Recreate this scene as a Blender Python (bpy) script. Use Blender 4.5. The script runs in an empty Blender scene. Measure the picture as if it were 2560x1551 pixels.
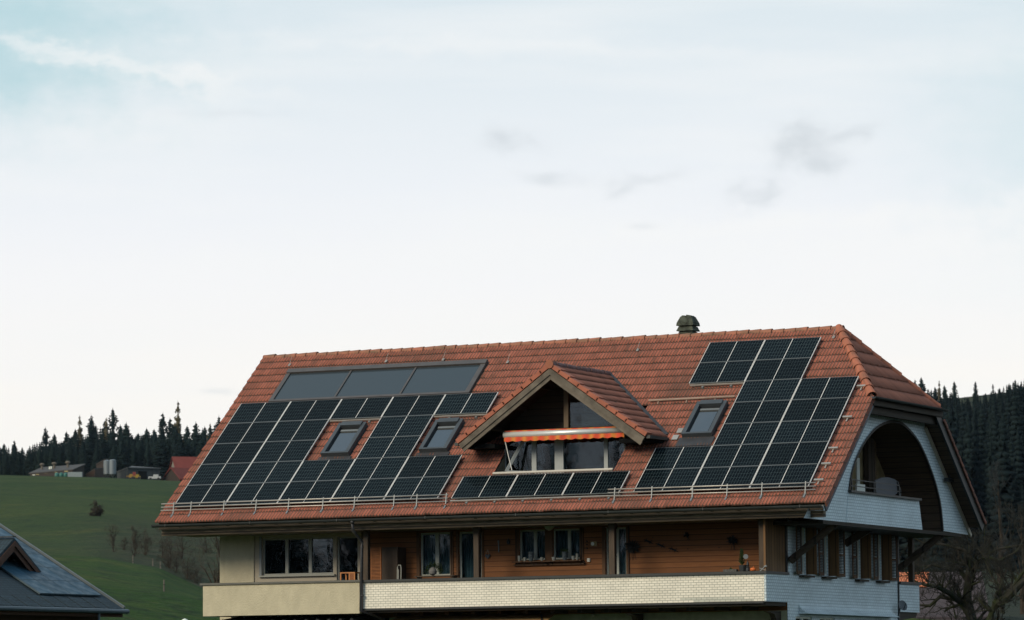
import bpy, math, random
import numpy as np
from mathutils import Vector, Matrix
random.seed(7); rng = np.random.default_rng(7)
C = bpy.context.scene.collection
HAZE = 1.4e-5      # density of the evening air per metre
R = math.radians
# ------------------------------------------------------------------ camera
FPX = 9854.42; CAM = np.array([60.27185, -102.12, 2.32015])
_Y, _P, _R = R(25.618), R(5.562), R(-0.487)
FW = np.array([-math.sin(_Y)*math.cos(_P), math.cos(_Y)*math.cos(_P), math.sin(_P)])
_rt = np.array([math.cos(_Y), math.sin(_Y), 0]); _up = np.cross(_rt, FW)
RT = _rt*math.cos(_R) + _up*math.sin(_R); UP = np.cross(RT, FW)
cam = bpy.data.cameras.new('camera'); co = bpy.data.objects.new('camera', cam); C.objects.link(co)
M = Matrix.Identity(4)
for i in range(3): M[i][0] = RT[i]; M[i][1] = UP[i]; M[i][2] = -FW[i]; M[i][3] = CAM[i]
co.matrix_world = M
cam.sensor_width = 36; cam.lens = FPX*36/2560; cam.clip_start = 1; cam.clip_end = 9000
cam.dof.use_dof = True; cam.dof.focus_distance = 116; cam.dof.aperture_fstop = 4.0
bpy.context.scene.camera = co
# ------------------------------------------------------------------ world, sun, exposure
w = bpy.data.worlds.new('World'); bpy.context.scene.world = w; w.use_nodes = True
SUN_DIR = Vector((0.34, 0.80, -0.48)).normalized()      # way the light travels
SUN_EL = math.asin(-SUN_DIR.z); SUN_AZ = math.atan2(-SUN_DIR.x, -SUN_DIR.y)
def build_world():
    nt = w.node_tree; nt.nodes.clear(); N = nt.nodes.new; L = nt.links.new
    def mth(op, a, b=None, c=None, clamp=False):
        n = N('ShaderNodeMath'); n.operation = op; n.use_clamp = clamp
        for i, v in enumerate((a, b, c)):
            if v is None: continue
            if isinstance(v, (int, float)): n.inputs[i].default_value = v
            else: L(v, n.inputs[i])
        return n.outputs[0]
    tc = N('ShaderNodeTexCoord'); sp = N('ShaderNodeSeparateXYZ'); L(tc.outputs['Generated'], sp.inputs[0])
    x, y, z = sp.outputs
    az = mth('ARCTAN2', x, y); el = mth('ARCSINE', z)          # azimuth from +Y (clockwise), elevation
    sky = N('ShaderNodeTexSky'); sky.sky_type = 'NISHITA'; sky.sun_disc = False
    sky.sun_elevation = SUN_EL; sky.sun_rotation = SUN_AZ % (2*math.pi)
    bg1 = N('ShaderNodeBackground'); bg1.inputs[1].default_value = 0.10; L(sky.outputs[0], bg1.inputs[0])
    # thin cloud deck
    rp = N('ShaderNodeValToRGB'); L(mth('DIVIDE', el, 1.5708), rp.inputs[0]); e = rp.color_ramp.elements
    def lin(c): return [((v/255+.055)/1.055)**2.4 if v > 10 else v/255/12.92 for v in c] + [1]
    stops = [(0.0, (252, 247, 240)), (.052, (252, 249, 245)), (.066, (247, 247, 248)), (.080, (240, 243, 247)), (.100, (228, 236, 241)), (.118, (219, 231, 237)), (.3, (178, 208, 224)), (1.0, (158, 192, 216))]
    e[0].position = stops[0][0]; e[0].color = lin(stops[0][1]); e[1].position = 1; e[1].color = lin(stops[-1][1])
    for p, c in stops[1:-1]:
        q = e.new(p); q.color = lin(c)
    col = rp.outputs[0]
    # soft streaks: noise stretched along the horizon
    cb = N('ShaderNodeCombineXYZ'); L(mth('MULTIPLY', az, 6), cb.inputs[0]); L(mth('MULTIPLY', el, 45), cb.inputs[1])
    n1 = N('ShaderNodeTexNoise'); n1.inputs['Scale'].default_value = 1.6; n1.inputs['Detail'].default_value = 4; L(cb.outputs[0], n1.inputs['Vector'])
    cb2 = N('ShaderNodeCombineXYZ'); L(mth('MULTIPLY', az, 40), cb2.inputs[0]); L(mth('MULTIPLY', el, 60), cb2.inputs[1])
    n2 = N('ShaderNodeTexNoise'); n2.inputs['Scale'].default_value = 2.2; n2.inputs['Detail'].default_value = 6; n2.inputs['Roughness'].default_value = .55; L(cb2.outputs[0], n2.inputs['Vector'])
    sn = N('ShaderNodeSeparateColor'); L(n2.outputs['Color'], sn.inputs[0])
    def mix(a, b, f):
        m = N('ShaderNodeMix'); m.data_type = 'RGBA'
        for i, v in ((0, f), (6, a), (7, b)):
            if isinstance(v, (int, float)): m.inputs[i].default_value = v
            elif isinstance(v, (list, tuple)): m.inputs[i].default_value = v
            else: L(v, m.inputs[i])
        return m.outputs[2]
    st = N('ShaderNodeMapRange'); st.inputs[1].default_value = .42; st.inputs[2].default_value = .72; st.inputs[3].default_value = 0; st.inputs[4].default_value = .55
    L(n1.outputs[0], st.inputs[0]); col = mix(col, lin((246, 247, 247)), st.outputs[0])
    def ae(px, py):
        v = FW*FPX + RT*(px-1280) - UP*(py-775.5); v /= np.linalg.norm(v)
        return math.atan2(v[0], v[1]), math.asin(v[2])
    def blob(px, py, rx, ry, tilt, amp, warp=.9, pw=1.0):
        a0, e0 = ae(px, py); ca, sa = math.cos(tilt), math.sin(tilt)
        da = mth('ADD', mth('SUBTRACT', az, a0), mth('MULTIPLY', mth('SUBTRACT', sn.outputs[0], .5), warp*rx/FPX*2.2))
        de = mth('ADD', mth('SUBTRACT', el, e0), mth('MULTIPLY', mth('SUBTRACT', sn.outputs[1], .5), warp*ry/FPX*2.6))
        u = mth('ADD', mth('MULTIPLY', da, ca*FPX/rx), mth('MULTIPLY', de, sa*FPX/rx))
        v = mth('ADD', mth('MULTIPLY', da, -sa*FPX/ry), mth('MULTIPLY', de, ca*FPX/ry))
        r2 = mth('ADD', mth('MULTIPLY', u, u), mth('MULTIPLY', v, v))
        return mth('MULTIPLY', mth('EXPONENT', mth('MULTIPLY', r2, -1.0)), amp)
    # open patches of paler blue sky, then veils and small grey puffs
    for b in ((-60, 40, 460, 230, 0, .72, .5), (2620, 330, 290, 270, 0, .28, .5), (60, 190, 300, 90, 0, .25, .6)):
        col = mix(col, lin((168, 208, 216)), blob(*b))
    for b in ((330, 165, 330, 30, -.20, .55, 1.2), (110, 105, 190, 15, -.20, .4, 1.2), (500, 215, 70, 30, -.6, .4, 1.3), (1250, 118, 560, 22, -.04, .35, 1.2), (1950, 560, 640, 24, .05, .5, 1), (2300, 620, 520, 90, .04, .6, 1), (900, 660, 900, 50, .02, .3, 1)):
        col = mix(col, lin((248, 248, 247)), blob(*b))
    for b in ((2010, 370, 72, 44, .25, .75, 1.4), (2060, 415, 46, 26, 0, .7, 1.3), (2130, 340, 62, 16, .3, .5, 1.4), (1275, 350, 66, 26, 0, .6, 1.4), (1380, 445, 60, 14, -.1, .5, 1.4), (1600, 448, 90, 18, .1, .35, 1.5), (1560, 480, 40, 14, .3, .4, 1.4), (1880, 478, 60, 30, .3, .5, 1.5), (1610, 565, 32, 9, 0, .25, 1.2), (545, 980, 40, 9, 0, .3, 1.3), (560, 285, 90, 10, 0, .2, 1.2)):
        col = mix(col, lin((208, 214, 219)), blob(*b))
    # unseen sky behind the camera darkened to blue for dark panes, +X side cooler
    w1 = mth('MULTIPLY', mth('ADD', mth('MULTIPLY', y, -1), .1), .75, clamp=True)
    col = mix(col, [.34, .43, .58, 1], w1)
    w2 = mth('MULTIPLY', mth('SUBTRACT', x, .35), .9, clamp=True)
    col = mix(col, [.32, .47, .58, 1], w2)
    bg2 = N('ShaderNodeBackground'); L(col, bg2.inputs[0]); bg2.inputs[1].default_value = 1.04
    ms = N('ShaderNodeMixShader'); ms.inputs[0].default_value = .94; L(bg1.outputs[0], ms.inputs[1]); L(bg2.outputs[0], ms.inputs[2])
    out = N('ShaderNodeOutputWorld'); L(ms.outputs[0], out.inputs[0])
build_world()
sd = bpy.data.lights.new('sun', 'SUN'); sd.energy = 3.0; sd.angle = R(24); sd.color = (1, .86, .64)
so = bpy.data.objects.new('sun', sd); C.objects.link(so); so.rotation_euler = SUN_DIR.to_track_quat('-Z', 'Y').to_euler(); so.location = (0, -60, 60)
vs = bpy.context.scene.view_settings; vs.view_transform = 'Standard'; vs.look = 'None'; vs.gamma = 1; vs.exposure = 0; vs.use_curve_mapping = False

# ------------------------------------------------------------------ helpers
def ray(px, py): return FW*FPX + RT*(px-1280) - UP*(py-775.5)
def on_x(px, py, X): v = ray(px, py); return CAM + v*((X-CAM[0])/v[0])
def on_y(px, py, Y): v = ray(px, py); return CAM + v*((Y-CAM[1])/v[1])
def P(px, py, d): v = ray(px, py); return CAM + v*(d/math.hypot(v[0], v[1]))
PITCH = R(39.141); CP, SP = math.cos(PITCH), math.sin(PITCH); ZO = 8.0
def RP(X, s, n=0.0): return np.array([X, s*CP - n*SP, ZO + s*SP + n*CP])   # n measured from the panel plane
class MB:
    def __init__(s): s.v = []; s.f = []; s.uv = []
    def add(s, vs, fs, uvs=None):
        b = len(s.v); s.v += [tuple(map(float, q)) for q in vs]
        for i, f in enumerate(fs):
            s.f.append(tuple(b+k for k in f)); s.uv.append(uvs[i] if uvs else None)
        return s
    def box(s, x0, x1, y0, y1, z0, z1):
        v = [(x, y, z) for x in (x0, x1) for y in (y0, y1) for z in (z0, z1)]
        return s.add(v, [(0, 1, 3, 2), (4, 6, 7, 5), (0, 4, 5, 1), (2, 3, 7, 6), (0, 2, 6, 4), (1, 5, 7, 3)])
    def hexa(s, b, t):      # b, t: four bottom / four top points, ccw seen from above
        return s.add(list(b)+list(t), [(3, 2, 1, 0), (4, 5, 6, 7)] + [(i, (i+1) % 4, 4+(i+1) % 4, 4+i) for i in range(4)])
    def obox(s, o, a, b, c):   # box from corner o with edge vectors a, b, c
        o, a, b, c = map(np.asarray, (o, a, b, c)); return s.hexa([o, o+a, o+a+b, o+b], [o+c, o+a+c, o+a+b+c, o+b+c])
    def beam(s, p, q, wd, ht, up=(0, 0, 1)):
        p, q = np.array(p, float), np.array(q, float); d = q-p; d /= np.linalg.norm(d)
        sd_ = np.cross(d, up); sd_ /= np.linalg.norm(sd_); u = np.cross(sd_, d)
        o = p - sd_*wd/2 - u*ht/2; return s.obox(o, q-p, sd_*wd, u*ht)
    def tube(s, pts, r, n=8, cap=True):
        pts = [np.array(p, float) for p in pts]; rs = r if isinstance(r, (list, tuple)) else [r]*len(pts); rings = []
        for i, p in enumerate(pts):
            d = pts[min(i+1, len(pts)-1)] - pts[max(i-1, 0)]; d = d/(np.linalg.norm(d)+1e-9)
            a = np.cross(d, (0, 0, 1) if abs(d[2]) < .9 else (1, 0, 0)); a /= np.linalg.norm(a); b = np.cross(d, a)
            rings.append([p + rs[i]*(a*math.cos(2*math.pi*k/n) + b*math.sin(2*math.pi*k/n)) for k in range(n)])
        v = [q for g in rings for q in g]
        f = [(i*n+k, i*n+(k+1) % n, (i+1)*n+(k+1) % n, (i+1)*n+k) for i in range(len(pts)-1) for k in range(n)]
        if cap: f += [tuple(range(n))[::-1], tuple((len(pts)-1)*n+k for k in range(n))]
        return s.add(v, f)
    def lathe(s, c, prof, n=16, sc=(1, 1)):
        v = [(c[0]+r*sc[0]*math.cos(2*math.pi*k/n), c[1]+r*sc[1]*math.sin(2*math.pi*k/n), c[2]+h) for r, h in prof for k in range(n)]
        f = [(i*n+k, i*n+(k+1) % n, (i+1)*n+(k+1) % n, (i+1)*n+k) for i in range(len(prof)-1) for k in range(n)]
        f += [tuple(range(n))[::-1], tuple((len(prof)-1)*n+k for k in range(n))]
        return s.add(v, f)
    def poly_x(s, pts, x0, x1):   # polygon in (y,z) extruded along x
        n = len(pts); v = [(x0, a, b) for a, b in pts] + [(x1, a, b) for a, b in pts]
        return s.add(v, [tuple(range(n))[::-1], tuple(range(n, 2*n))] + [(i, (i+1) % n, n+(i+1) % n, n+i) for i in range(n)])
    def poly_y(s, pts, y0, y1):
        n = len(pts); v = [(a, y0, b) for a, b in pts] + [(a, y1, b) for a, b in pts]
        return s.add(v, [tuple(range(n)), tuple(range(n, 2*n))[::-1]] + [(i, (i+1) % n, n+(i+1) % n, n+i) for i in range(n)])
    def build(s, name, mat, parent=None, loc=None, smooth=False):
        V = np.array(s.v, float); base = np.zeros(3)
        if parent is not None: base = np.array(parent['_o'])
        elif loc is not None: base = np.array(loc, float)
        me = bpy.data.meshes.new(name); me.from_pydata((V-base).tolist(), [], s.f); me.update()
        uvl = me.uv_layers.new(name='UVMap'); uv = np.zeros((len(me.loops), 2)); li = 0
        nr = np.zeros(len(me.polygons)*3); me.polygons.foreach_get('normal', nr); nr = np.abs(nr.reshape(-1, 3)); ax = nr.argmax(1)
        for i, f in enumerate(s.f):
            k = len(f)
            if s.uv[i] is not None: uv[li:li+k] = s.uv[i]
            else:
                q = V[list(f)]; a = ax[i]
                uv[li:li+k] = q[:, [1, 2]] if a == 0 else (q[:, [0, 2]] if a == 1 else q[:, [0, 1]])
            li += k
        uvl.data.foreach_set('uv', uv.ravel())
        if smooth: me.shade_smooth()
        me.materials.append(mat); o = bpy.data.objects.new(name, me); C.objects.link(o)
        if parent is not None: o.parent = parent
        elif loc is not None: o.location = loc
        o['_o'] = list(map(float, base)); return o
def thing(name, label, cat, loc=(0, 0, 0), group=None):
    o = bpy.data.objects.new(name, None); C.objects.link(o); o.location = loc; o.empty_display_size = .2
    o['label'] = label; o['category'] = cat; o['_o'] = list(map(float, loc))
    if group: o['group'] = group
    return o
def tag(o, label, cat, group=None, kind=None):
    o['label'] = label; o['category'] = cat
    if group: o['group'] = group
    if kind: o['kind'] = kind
    return o
def dup(r, loc, label=None, group=None, rotz=None, scale=None):
    def cp(o, par):
        c = o.copy(); C.objects.link(c)
        if par is not None: c.parent = par
        for ch in list(o.children): cp(ch, c)
        return c
    c = cp(r, None); c.location = loc
    if label: c['label'] = label
    if group: c['group'] = group
    if rotz is not None: c.rotation_euler.z = rotz
    if scale: c.scale = scale
    return c

# ------------------------------------------------------------------ materials
def mat(name, col=(.5, .5, .5), rough=.8, spec=.5, metal=0, var=.12, vscale=3.0, bump=0, bscale=40, stretch=(1, 1, 1), col2=None, emit=None):
    m = bpy.data.materials.new(name); m.use_nodes = True; nt = m.node_tree; N = nt.nodes.new; L = nt.links.new
    b = nt.nodes['Principled BSDF']; b.inputs['Roughness'].default_value = rough; b.inputs['Metallic'].default_value = metal
    b.inputs['Specular IOR Level'].default_value = spec
    uv = N('ShaderNodeUVMap'); mp = N('ShaderNodeMapping'); mp.inputs['Scale'].default_value = stretch; L(uv.outputs[0], mp.inputs[0])
    n = N('ShaderNodeTexNoise'); n.inputs['Scale'].default_value = vscale; n.inputs['Detail'].default_value = 5; L(mp.outputs[0], n.inputs['Vector'])
    mx = N('ShaderNodeMix'); mx.data_type = 'RGBA'; mr = N('ShaderNodeMapRange'); mr.inputs[1].default_value = .3; mr.inputs[2].default_value = .7
    L(n.outputs[0], mr.inputs[0]); L(mr.outputs[0], mx.inputs[0])
    c2 = col2 or tuple(c*(1-var*1.5) for c in col)
    mx.inputs[6].default_value = (*[c*(1+var*.5) for c in col], 1); mx.inputs[7].default_value = (*c2, 1)
    L(mx.outputs[2], b.inputs['Base Color'])
    if bump:
        n2 = N('ShaderNodeTexNoise'); n2.inputs['Scale'].default_value = bscale; L(mp.outputs[0], n2.inputs['Vector'])
        bp_ = N('ShaderNodeBump'); bp_.inputs['Strength'].default_value = bump; bp_.inputs['Distance'].default_value = .02; L(n2.outputs[0], bp_.inputs['Height']); L(bp_.outputs[0], b.inputs['Normal'])
    return m
def tile_mat(name, base, dark, wt=.2, hr=.362, lichen=.35, soft=1.0):
    m = bpy.data.materials.new(name); m.use_nodes = True; nt = m.node_tree; N = nt.nodes.new; L = nt.links.new
    b = nt.nodes['Principled BSDF']; b.inputs['Roughness'].default_value = .85; b.inputs['Specular IOR Level'].default_value = .25
    uv = N('ShaderNodeUVMap'); sn = N('ShaderNodeVectorMath'); sn.operation = 'DIVIDE'; L(uv.outputs[0], sn.inputs[0]); sn.inputs[1].default_value = (wt, hr, 1)
    fl = N('ShaderNodeVectorMath'); fl.operation = 'FLOOR'; L(sn.outputs[0], fl.inputs[0])
    wn = N('ShaderNodeTexWhiteNoise'); wn.noise_dimensions = '2D'; L(fl.outputs[0], wn.inputs['Vector'])
    def mix(a, bb, f, bt='MIX'):
        x = N('ShaderNodeMix'); x.data_type = 'RGBA'; x.blend_type = bt
        for i, v in ((0, f), (6, a), (7, bb)):
            if isinstance(v, (int, float)): x.inputs[i].default_value = v
            elif isinstance(v, tuple): x.inputs[i].default_value = (*v, 1)
            else: L(v, x.inputs[i])
        return x.outputs[2]
    def rng_(src, a, b_, c, d):
        r = N('ShaderNodeMapRange'); L(src, r.inputs[0])
        for i, v in enumerate((a, b_, c, d)): r.inputs[i+1].default_value = v
        return r.outputs[0]
    c = mix(base, tuple(v*.76 for v in base), wn.outputs[0])
    n1 = N('ShaderNodeTexNoise'); n1.inputs['Scale'].default_value = .55; n1.inputs['Detail'].default_value = 6; L(uv.outputs[0], n1.inputs['Vector'])
    c = mix(c, dark, rng_(n1.outputs[0], .5, .75, 0, lichen))
    mp = N('ShaderNodeMapping'); mp.inputs['Scale'].default_value = (9, 1.6, 1); L(uv.outputs[0], mp.inputs[0])
    n2 = N('ShaderNodeTexNoise'); n2.inputs['Scale'].default_value = 1.4; n2.inputs['Detail'].default_value = 5; L(mp.outputs[0], n2.inputs['Vector'])
    c = mix(c, dark, rng_(n2.outputs[0], .5, .72, 0, .6*soft))
    # shade painted into the joints between courses and the pans of the tiles
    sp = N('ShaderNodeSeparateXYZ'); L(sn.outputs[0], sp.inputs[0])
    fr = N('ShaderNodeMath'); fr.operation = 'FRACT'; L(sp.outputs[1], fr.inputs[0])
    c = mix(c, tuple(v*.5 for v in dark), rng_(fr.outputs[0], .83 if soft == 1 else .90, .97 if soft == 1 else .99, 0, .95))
    fx = N('ShaderNodeMath'); fx.operation = 'MULTIPLY'; L(sp.outputs[0], fx.inputs[0]); fx.inputs[1].default_value = 2
    fr2 = N('ShaderNodeMath'); fr2.operation = 'FRACT'; L(fx.outputs[0], fr2.inputs[0])
    c = mix(c, dark, rng_(fr2.outputs[0], .48, .72, 0, .95*soft))
    L(c, b.inputs['Base Color']); return m
def shingle_mat(name, col, line, bw=.16, bh=.07, mort=.007, var=.9):
    m = bpy.data.materials.new(name); m.use_nodes = True; nt = m.node_tree; N = nt.nodes.new; L = nt.links.new
    b = nt.nodes['Principled BSDF']; b.inputs['Roughness'].default_value = .6; b.inputs['Specular IOR Level'].default_value = .3
    uv = N('ShaderNodeUVMap'); br = N('ShaderNodeTexBrick'); L(uv.outputs[0], br.inputs['Vector'])
    br.inputs['Scale'].default_value = 1; br.inputs['Brick Width'].default_value = bw; br.inputs['Row Height'].default_value = bh; br.inputs['Mortar Size'].default_value = mort
    br.inputs['Mortar Smooth'].default_value = .3; br.inputs['Color1'].default_value = (*col, 1); br.inputs['Color2'].default_value = (*[v*var for v in col], 1); br.inputs['Mortar'].default_value = (*line, 1)
    n = N('ShaderNodeTexNoise'); n.inputs['Scale'].default_value = .9; n.inputs['Detail'].default_value = 6; L(uv.outputs[0], n.inputs['Vector'])
    mr = N('ShaderNodeMapRange'); L(n.outputs[0], mr.inputs[0]); mr.inputs[1].default_value = .35; mr.inputs[2].default_value = .7; mr.inputs[3].default_value = 1; mr.inputs[4].default_value = .86
    mx = N('ShaderNodeMix'); mx.data_type = 'RGBA'; mx.blend_type = 'MULTIPLY'; mx.inputs[0].default_value = 1; L(br.outputs[0], mx.inputs[6]); L(mr.outputs[0], mx.inputs[7])
    L(mx.outputs[2], b.inputs['Base Color'])
    bp_ = N('ShaderNodeBump'); bp_.inputs['Strength'].default_value = .5; bp_.inputs['Distance'].default_value = .01; bp_.invert = True; L(br.outputs['Fac'], bp_.inputs['Height']); L(bp_.outputs[0], b.inputs['Normal'])
    return m
def plank_mat(name, col, dark, ph=.15, rough=.7, vertical=False, grain=.5, spec=.25):
    m = bpy.data.materials.new(name); m.use_nodes = True; nt = m.node_tree; N = nt.nodes.new; L = nt.links.new
    b = nt.nodes['Principled BSDF']; b.inputs['Roughness'].default_value = rough; b.inputs['Specular IOR Level'].default_value = spec
    uv = N('ShaderNodeUVMap'); sp = N('ShaderNodeSeparateXYZ'); L(uv.outputs[0], sp.inputs[0])
    a, l = (sp.outputs[0], sp.outputs[1]) if vertical else (sp.outputs[1], sp.outputs[0])
    d = N('ShaderNodeMath'); d.operation = 'DIVIDE'; L(a, d.inputs[0]); d.inputs[1].default_value = ph
    fl = N('ShaderNodeMath'); fl.operation = 'FLOOR'; L(d.outputs[0], fl.inputs[0]); fr = N('ShaderNodeMath'); fr.operation = 'FRACT'; L(d.outputs[0], fr.inputs[0])
    wn = N('ShaderNodeTexWhiteNoise'); wn.noise_dimensions = '1D'; L(fl.outputs[0], wn.inputs['W'])
    cb = N('ShaderNodeCombineXYZ'); s1 = N('ShaderNodeMath'); s1.operation = 'MULTIPLY'; L(l, s1.inputs[0]); s1.inputs[1].default_value = 1.2
    s2 = N('ShaderNodeMath'); s2.operation = 'MULTIPLY'; L(a, s2.inputs[0]); s2.inputs[1].default_value = 16; L(s1.outputs[0], cb.inputs[0]); L(s2.outputs[0], cb.inputs[1]); L(wn.outputs[0], cb.inputs[2])
    n = N('ShaderNodeTexNoise'); n.inputs['Scale'].default_value = 1.5; n.inputs['Detail'].default_value = 6; n.inputs['Distortion'].default_value = .6; L(cb.outputs[0], n.inputs['Vector'])
    def mix(x, y, f):
        q = N('ShaderNodeMix'); q.data_type = 'RGBA'
        for i, v in ((0, f), (6, x), (7, y)):
            if isinstance(v, (int, float)): q.inputs[i].default_value = v
            elif isinstance(v, tuple): q.inputs[i].default_value = (*v, 1)
            else: L(v, q.inputs[i])
        return q.outputs[2]
    mr = N('ShaderNodeMapRange'); L(n.outputs[0], mr.inputs[0]); mr.inputs[1].default_value = .35; mr.inputs[2].default_value = .7; mr.inputs[4].default_value = grain
    c = mix(col, tuple(v*.7 for v in col), wn.outputs[0]); c = mix(c, dark, mr.outputs[0])
    g = N('ShaderNodeMapRange'); L(fr.outputs[0], g.inputs[0]); g.inputs[1].default_value = .84; g.inputs[2].default_value = .97; c = mix(c, tuple(v*.3 for v in dark), g.outputs[0])
    L(c, b.inputs['Base Color']); return m
def glass_mat(name, tint=(.75, .85, .9), ior=1.5, trans=.9, rough=.02, dark=(.01, .013, .016), spec=.5):
    m = bpy.data.materials.new(name); m.use_nodes = True; nt = m.node_tree; N = nt.nodes.new; L = nt.links.new
    b = nt.nodes['Principled BSDF']; b.inputs['Base Color'].default_value = (*dark, 1); b.inputs['Roughness'].default_value = rough; b.inputs['IOR'].default_value = ior; b.inputs['Specular IOR Level'].default_value = spec
    uv = N('ShaderNodeUVMap'); n = N('ShaderNodeTexNoise'); n.inputs['Scale'].default_value = 1.1; L(uv.outputs[0], n.inputs['Vector'])
    bp_ = N('ShaderNodeBump'); bp_.inputs['Strength'].default_value = .05; bp_.inputs['Distance'].default_value = .05; L(n.outputs[0], bp_.inputs['Height']); L(bp_.outputs[0], b.inputs['Normal'])
    if trans:
        t = N('ShaderNodeBsdfTransparent'); t.inputs[0].default_value = (*tint, 1)
        g = N('ShaderNodeBsdfGlossy'); g.inputs['Roughness'].default_value = rough; g.inputs[0].default_value = (1, 1, 1, 1); L(bp_.outputs[0], g.inputs['Normal'])
        fr = N('ShaderNodeFresnel'); fr.inputs[0].default_value = ior
        ms = N('ShaderNodeMixShader'); L(fr.outputs[0], ms.inputs[0]); L(t.outputs[0], ms.inputs[1]); L(g.outputs[0], ms.inputs[2])
        L(ms.outputs[0], nt.nodes['Material Output'].inputs[0])
    return m
def pv_mat(name, cell, line, cw, ch, lw=.006, rough=.18, spec=.12):
    m = bpy.data.materials.new(name); m.use_nodes = True; nt = m.node_tree; N = nt.nodes.new; L = nt.links.new
    b = nt.nodes['Principled BSDF']; b.inputs['Roughness'].default_value = rough; b.inputs['Specular IOR Level'].default_value = spec
    uv = N('ShaderNodeUVMap'); br = N('ShaderNodeTexBrick'); L(uv.outputs[0], br.inputs['Vector']); br.offset = 0; br.offset_frequency = 1
    br.inputs['Scale'].default_value = 1; br.inputs['Brick Width'].default_value = cw; br.inputs['Row Height'].default_value = ch; br.inputs['Mortar Size'].default_value = lw/2; br.inputs['Mortar Smooth'].default_value = .2
    br.inputs['Color1'].default_value = (*cell, 1); br.inputs['Color2'].default_value = (*[v*.75 for v in cell], 1); br.inputs['Mortar'].default_value = (*line, 1)
    oi = N('ShaderNodeObjectInfo'); mr = N('ShaderNodeMapRange'); L(oi.outputs['Random'], mr.inputs[0]); mr.inputs[3].default_value = .75; mr.inputs[4].default_value = 1.35
    mu = N('ShaderNodeMix'); mu.data_type = 'RGBA'; mu.blend_type = 'MULTIPLY'; mu.inputs[0].default_value = 1; L(br.outputs[0], mu.inputs[6]); L(mr.outputs[0], mu.inputs[7])
    n = N('ShaderNodeTexNoise'); n.inputs['Scale'].default_value = 2.5; n.inputs['Detail'].default_value = 5; L(uv.outputs[0], n.inputs['Vector'])
    m2 = N('ShaderNodeMapRange'); L(n.outputs[0], m2.inputs[0]); m2.inputs[1].default_value = .3; m2.inputs[2].default_value = .7; m2.inputs[3].default_value = rough*.7; m2.inputs[4].default_value = rough*1.7; L(m2.outputs[0], b.inputs['Roughness'])
    L(mu.outputs[2], b.inputs['Base Color']); return m
m_tile = tile_mat('clay_tiles', (.385, .135, .092), (.075, .055, .043), lichen=.6)
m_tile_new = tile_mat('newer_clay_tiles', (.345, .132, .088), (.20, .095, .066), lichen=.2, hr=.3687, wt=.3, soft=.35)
m_tile_hip = tile_mat('hip_clay_tiles', (.33, .128, .085), (.19, .092, .064), lichen=.25, hr=.5272, wt=.3, soft=.35)
m_tile_side = tile_mat('verge_side_tiles', (.30, .105, .068), (.11, .075, .06), lichen=.4)
m_ridge = mat('ridge_clay', (.33, .125, .08), .85, .25, var=.3, vscale=2.5, col2=(.15, .10, .065))
m_ridge_hip = mat('hip_clay', (.36, .12, .07), .85, .25, var=.3, vscale=2, col2=(.22, .095, .06))
m_ridge_dark = mat('dormer_ridge_clay', (.16, .09, .085), .8, .3, var=.3, vscale=3)
m_shingle = shingle_mat('white_shingles', (.80, .77, .67), (.30, .31, .27))
m_shingle_g = shingle_mat('gable_shingles', (.66, .76, .80), (.26, .34, .39), bw=.15, bh=.085, mort=.008)
m_rough = mat('beige_render', (.48, .44, .32), .95, .2, var=.09, vscale=2.2, bump=1.0, bscale=22, stretch=(1.6, .8, 1))
m_smooth = mat('smooth_beige_render', (.40, .36, .29), .9, .2, var=.06, vscale=1.5)
m_wood = plank_mat('cedar_boards', (.245, .10, .036), (.12, .046, .018), ph=.155)
m_wooddark = plank_mat('dark_boards', (.045, .035, .024), (.018, .016, .013), ph=.19)
m_weather = plank_mat('weathered_beam', (.19, .145, .095), (.05, .042, .032), ph=.6, grain=.95)
m_weather2 = plank_mat('grey_board', (.17, .15, .12), (.07, .065, .055), ph=.6, grain=.8)
m_greybeam = mat('bargeboard_wood', (.145, .125, .10), .75, .25, var=.35, vscale=3)
m_post = plank_mat('post_wood', (.085, .06, .042), (.035, .03, .024), ph=.6, vertical=True, grain=.8)
m_screen = plank_mat('brown_vertical_boards', (.21, .115, .05), (.09, .052, .026), ph=.2, vertical=True)
m_darkmetal = mat('dark_metal', (.022, .026, .028), .45, .4, var=.2)
m_gutter = mat('gutter_metal', (.028, .034, .036), .5, .4, var=.25, vscale=1.5)
m_steel = mat('galvanised_steel', (.42, .39, .35), .45, .5, metal=.5, var=.15)
m_alu = mat('aluminium', (.80, .78, .74), .5, .5, metal=.0, var=.05)
m_aludull = mat('dull_aluminium', (.20, .22, .23), .5, .4, metal=.3, var=.1)
m_white = mat('white_paint', (.66, .68, .62), .5, .4, var=.04)
m_frame = mat('window_white', (.36, .39, .35), .5, .4, var=.05)
m_framegrey = mat('window_grey_green', (.30, .31, .28), .5, .4, var=.05)
m_dormframe = mat('dormer_frame', (.30, .33, .335), .5, .4, var=.06)
m_black = mat('dark_interior', (.008, .009, .010), .95, .1, var=.3)
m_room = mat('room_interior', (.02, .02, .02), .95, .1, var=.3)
m_curtain = mat('curtain', (.085, .12, .125), .9, .1, var=.25, vscale=6, stretch=(3, .3, 1))
m_glass = glass_mat('window_glass')
m_glassblue = glass_mat('skylight_glass', trans=0, dark=(.05, .07, .095), rough=.06)
m_glassroof = glass_mat('collector_glass', trans=0, dark=(.030, .042, .052), rough=.14, spec=.42)
m_pv = pv_mat('pv_cells', (.0016, .0045, .007), (.065, .09, .095), .0868, .172, lw=.006, spec=.045)
m_concrete = mat('mossy_concrete', (.070, .080, .062), .95, .2, var=.5, vscale=5, bump=.8, bscale=20)
m_shutter = plank_mat('shutter_wood', (.12, .062, .03), (.05, .03, .02), ph=.3, vertical=True)
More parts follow.
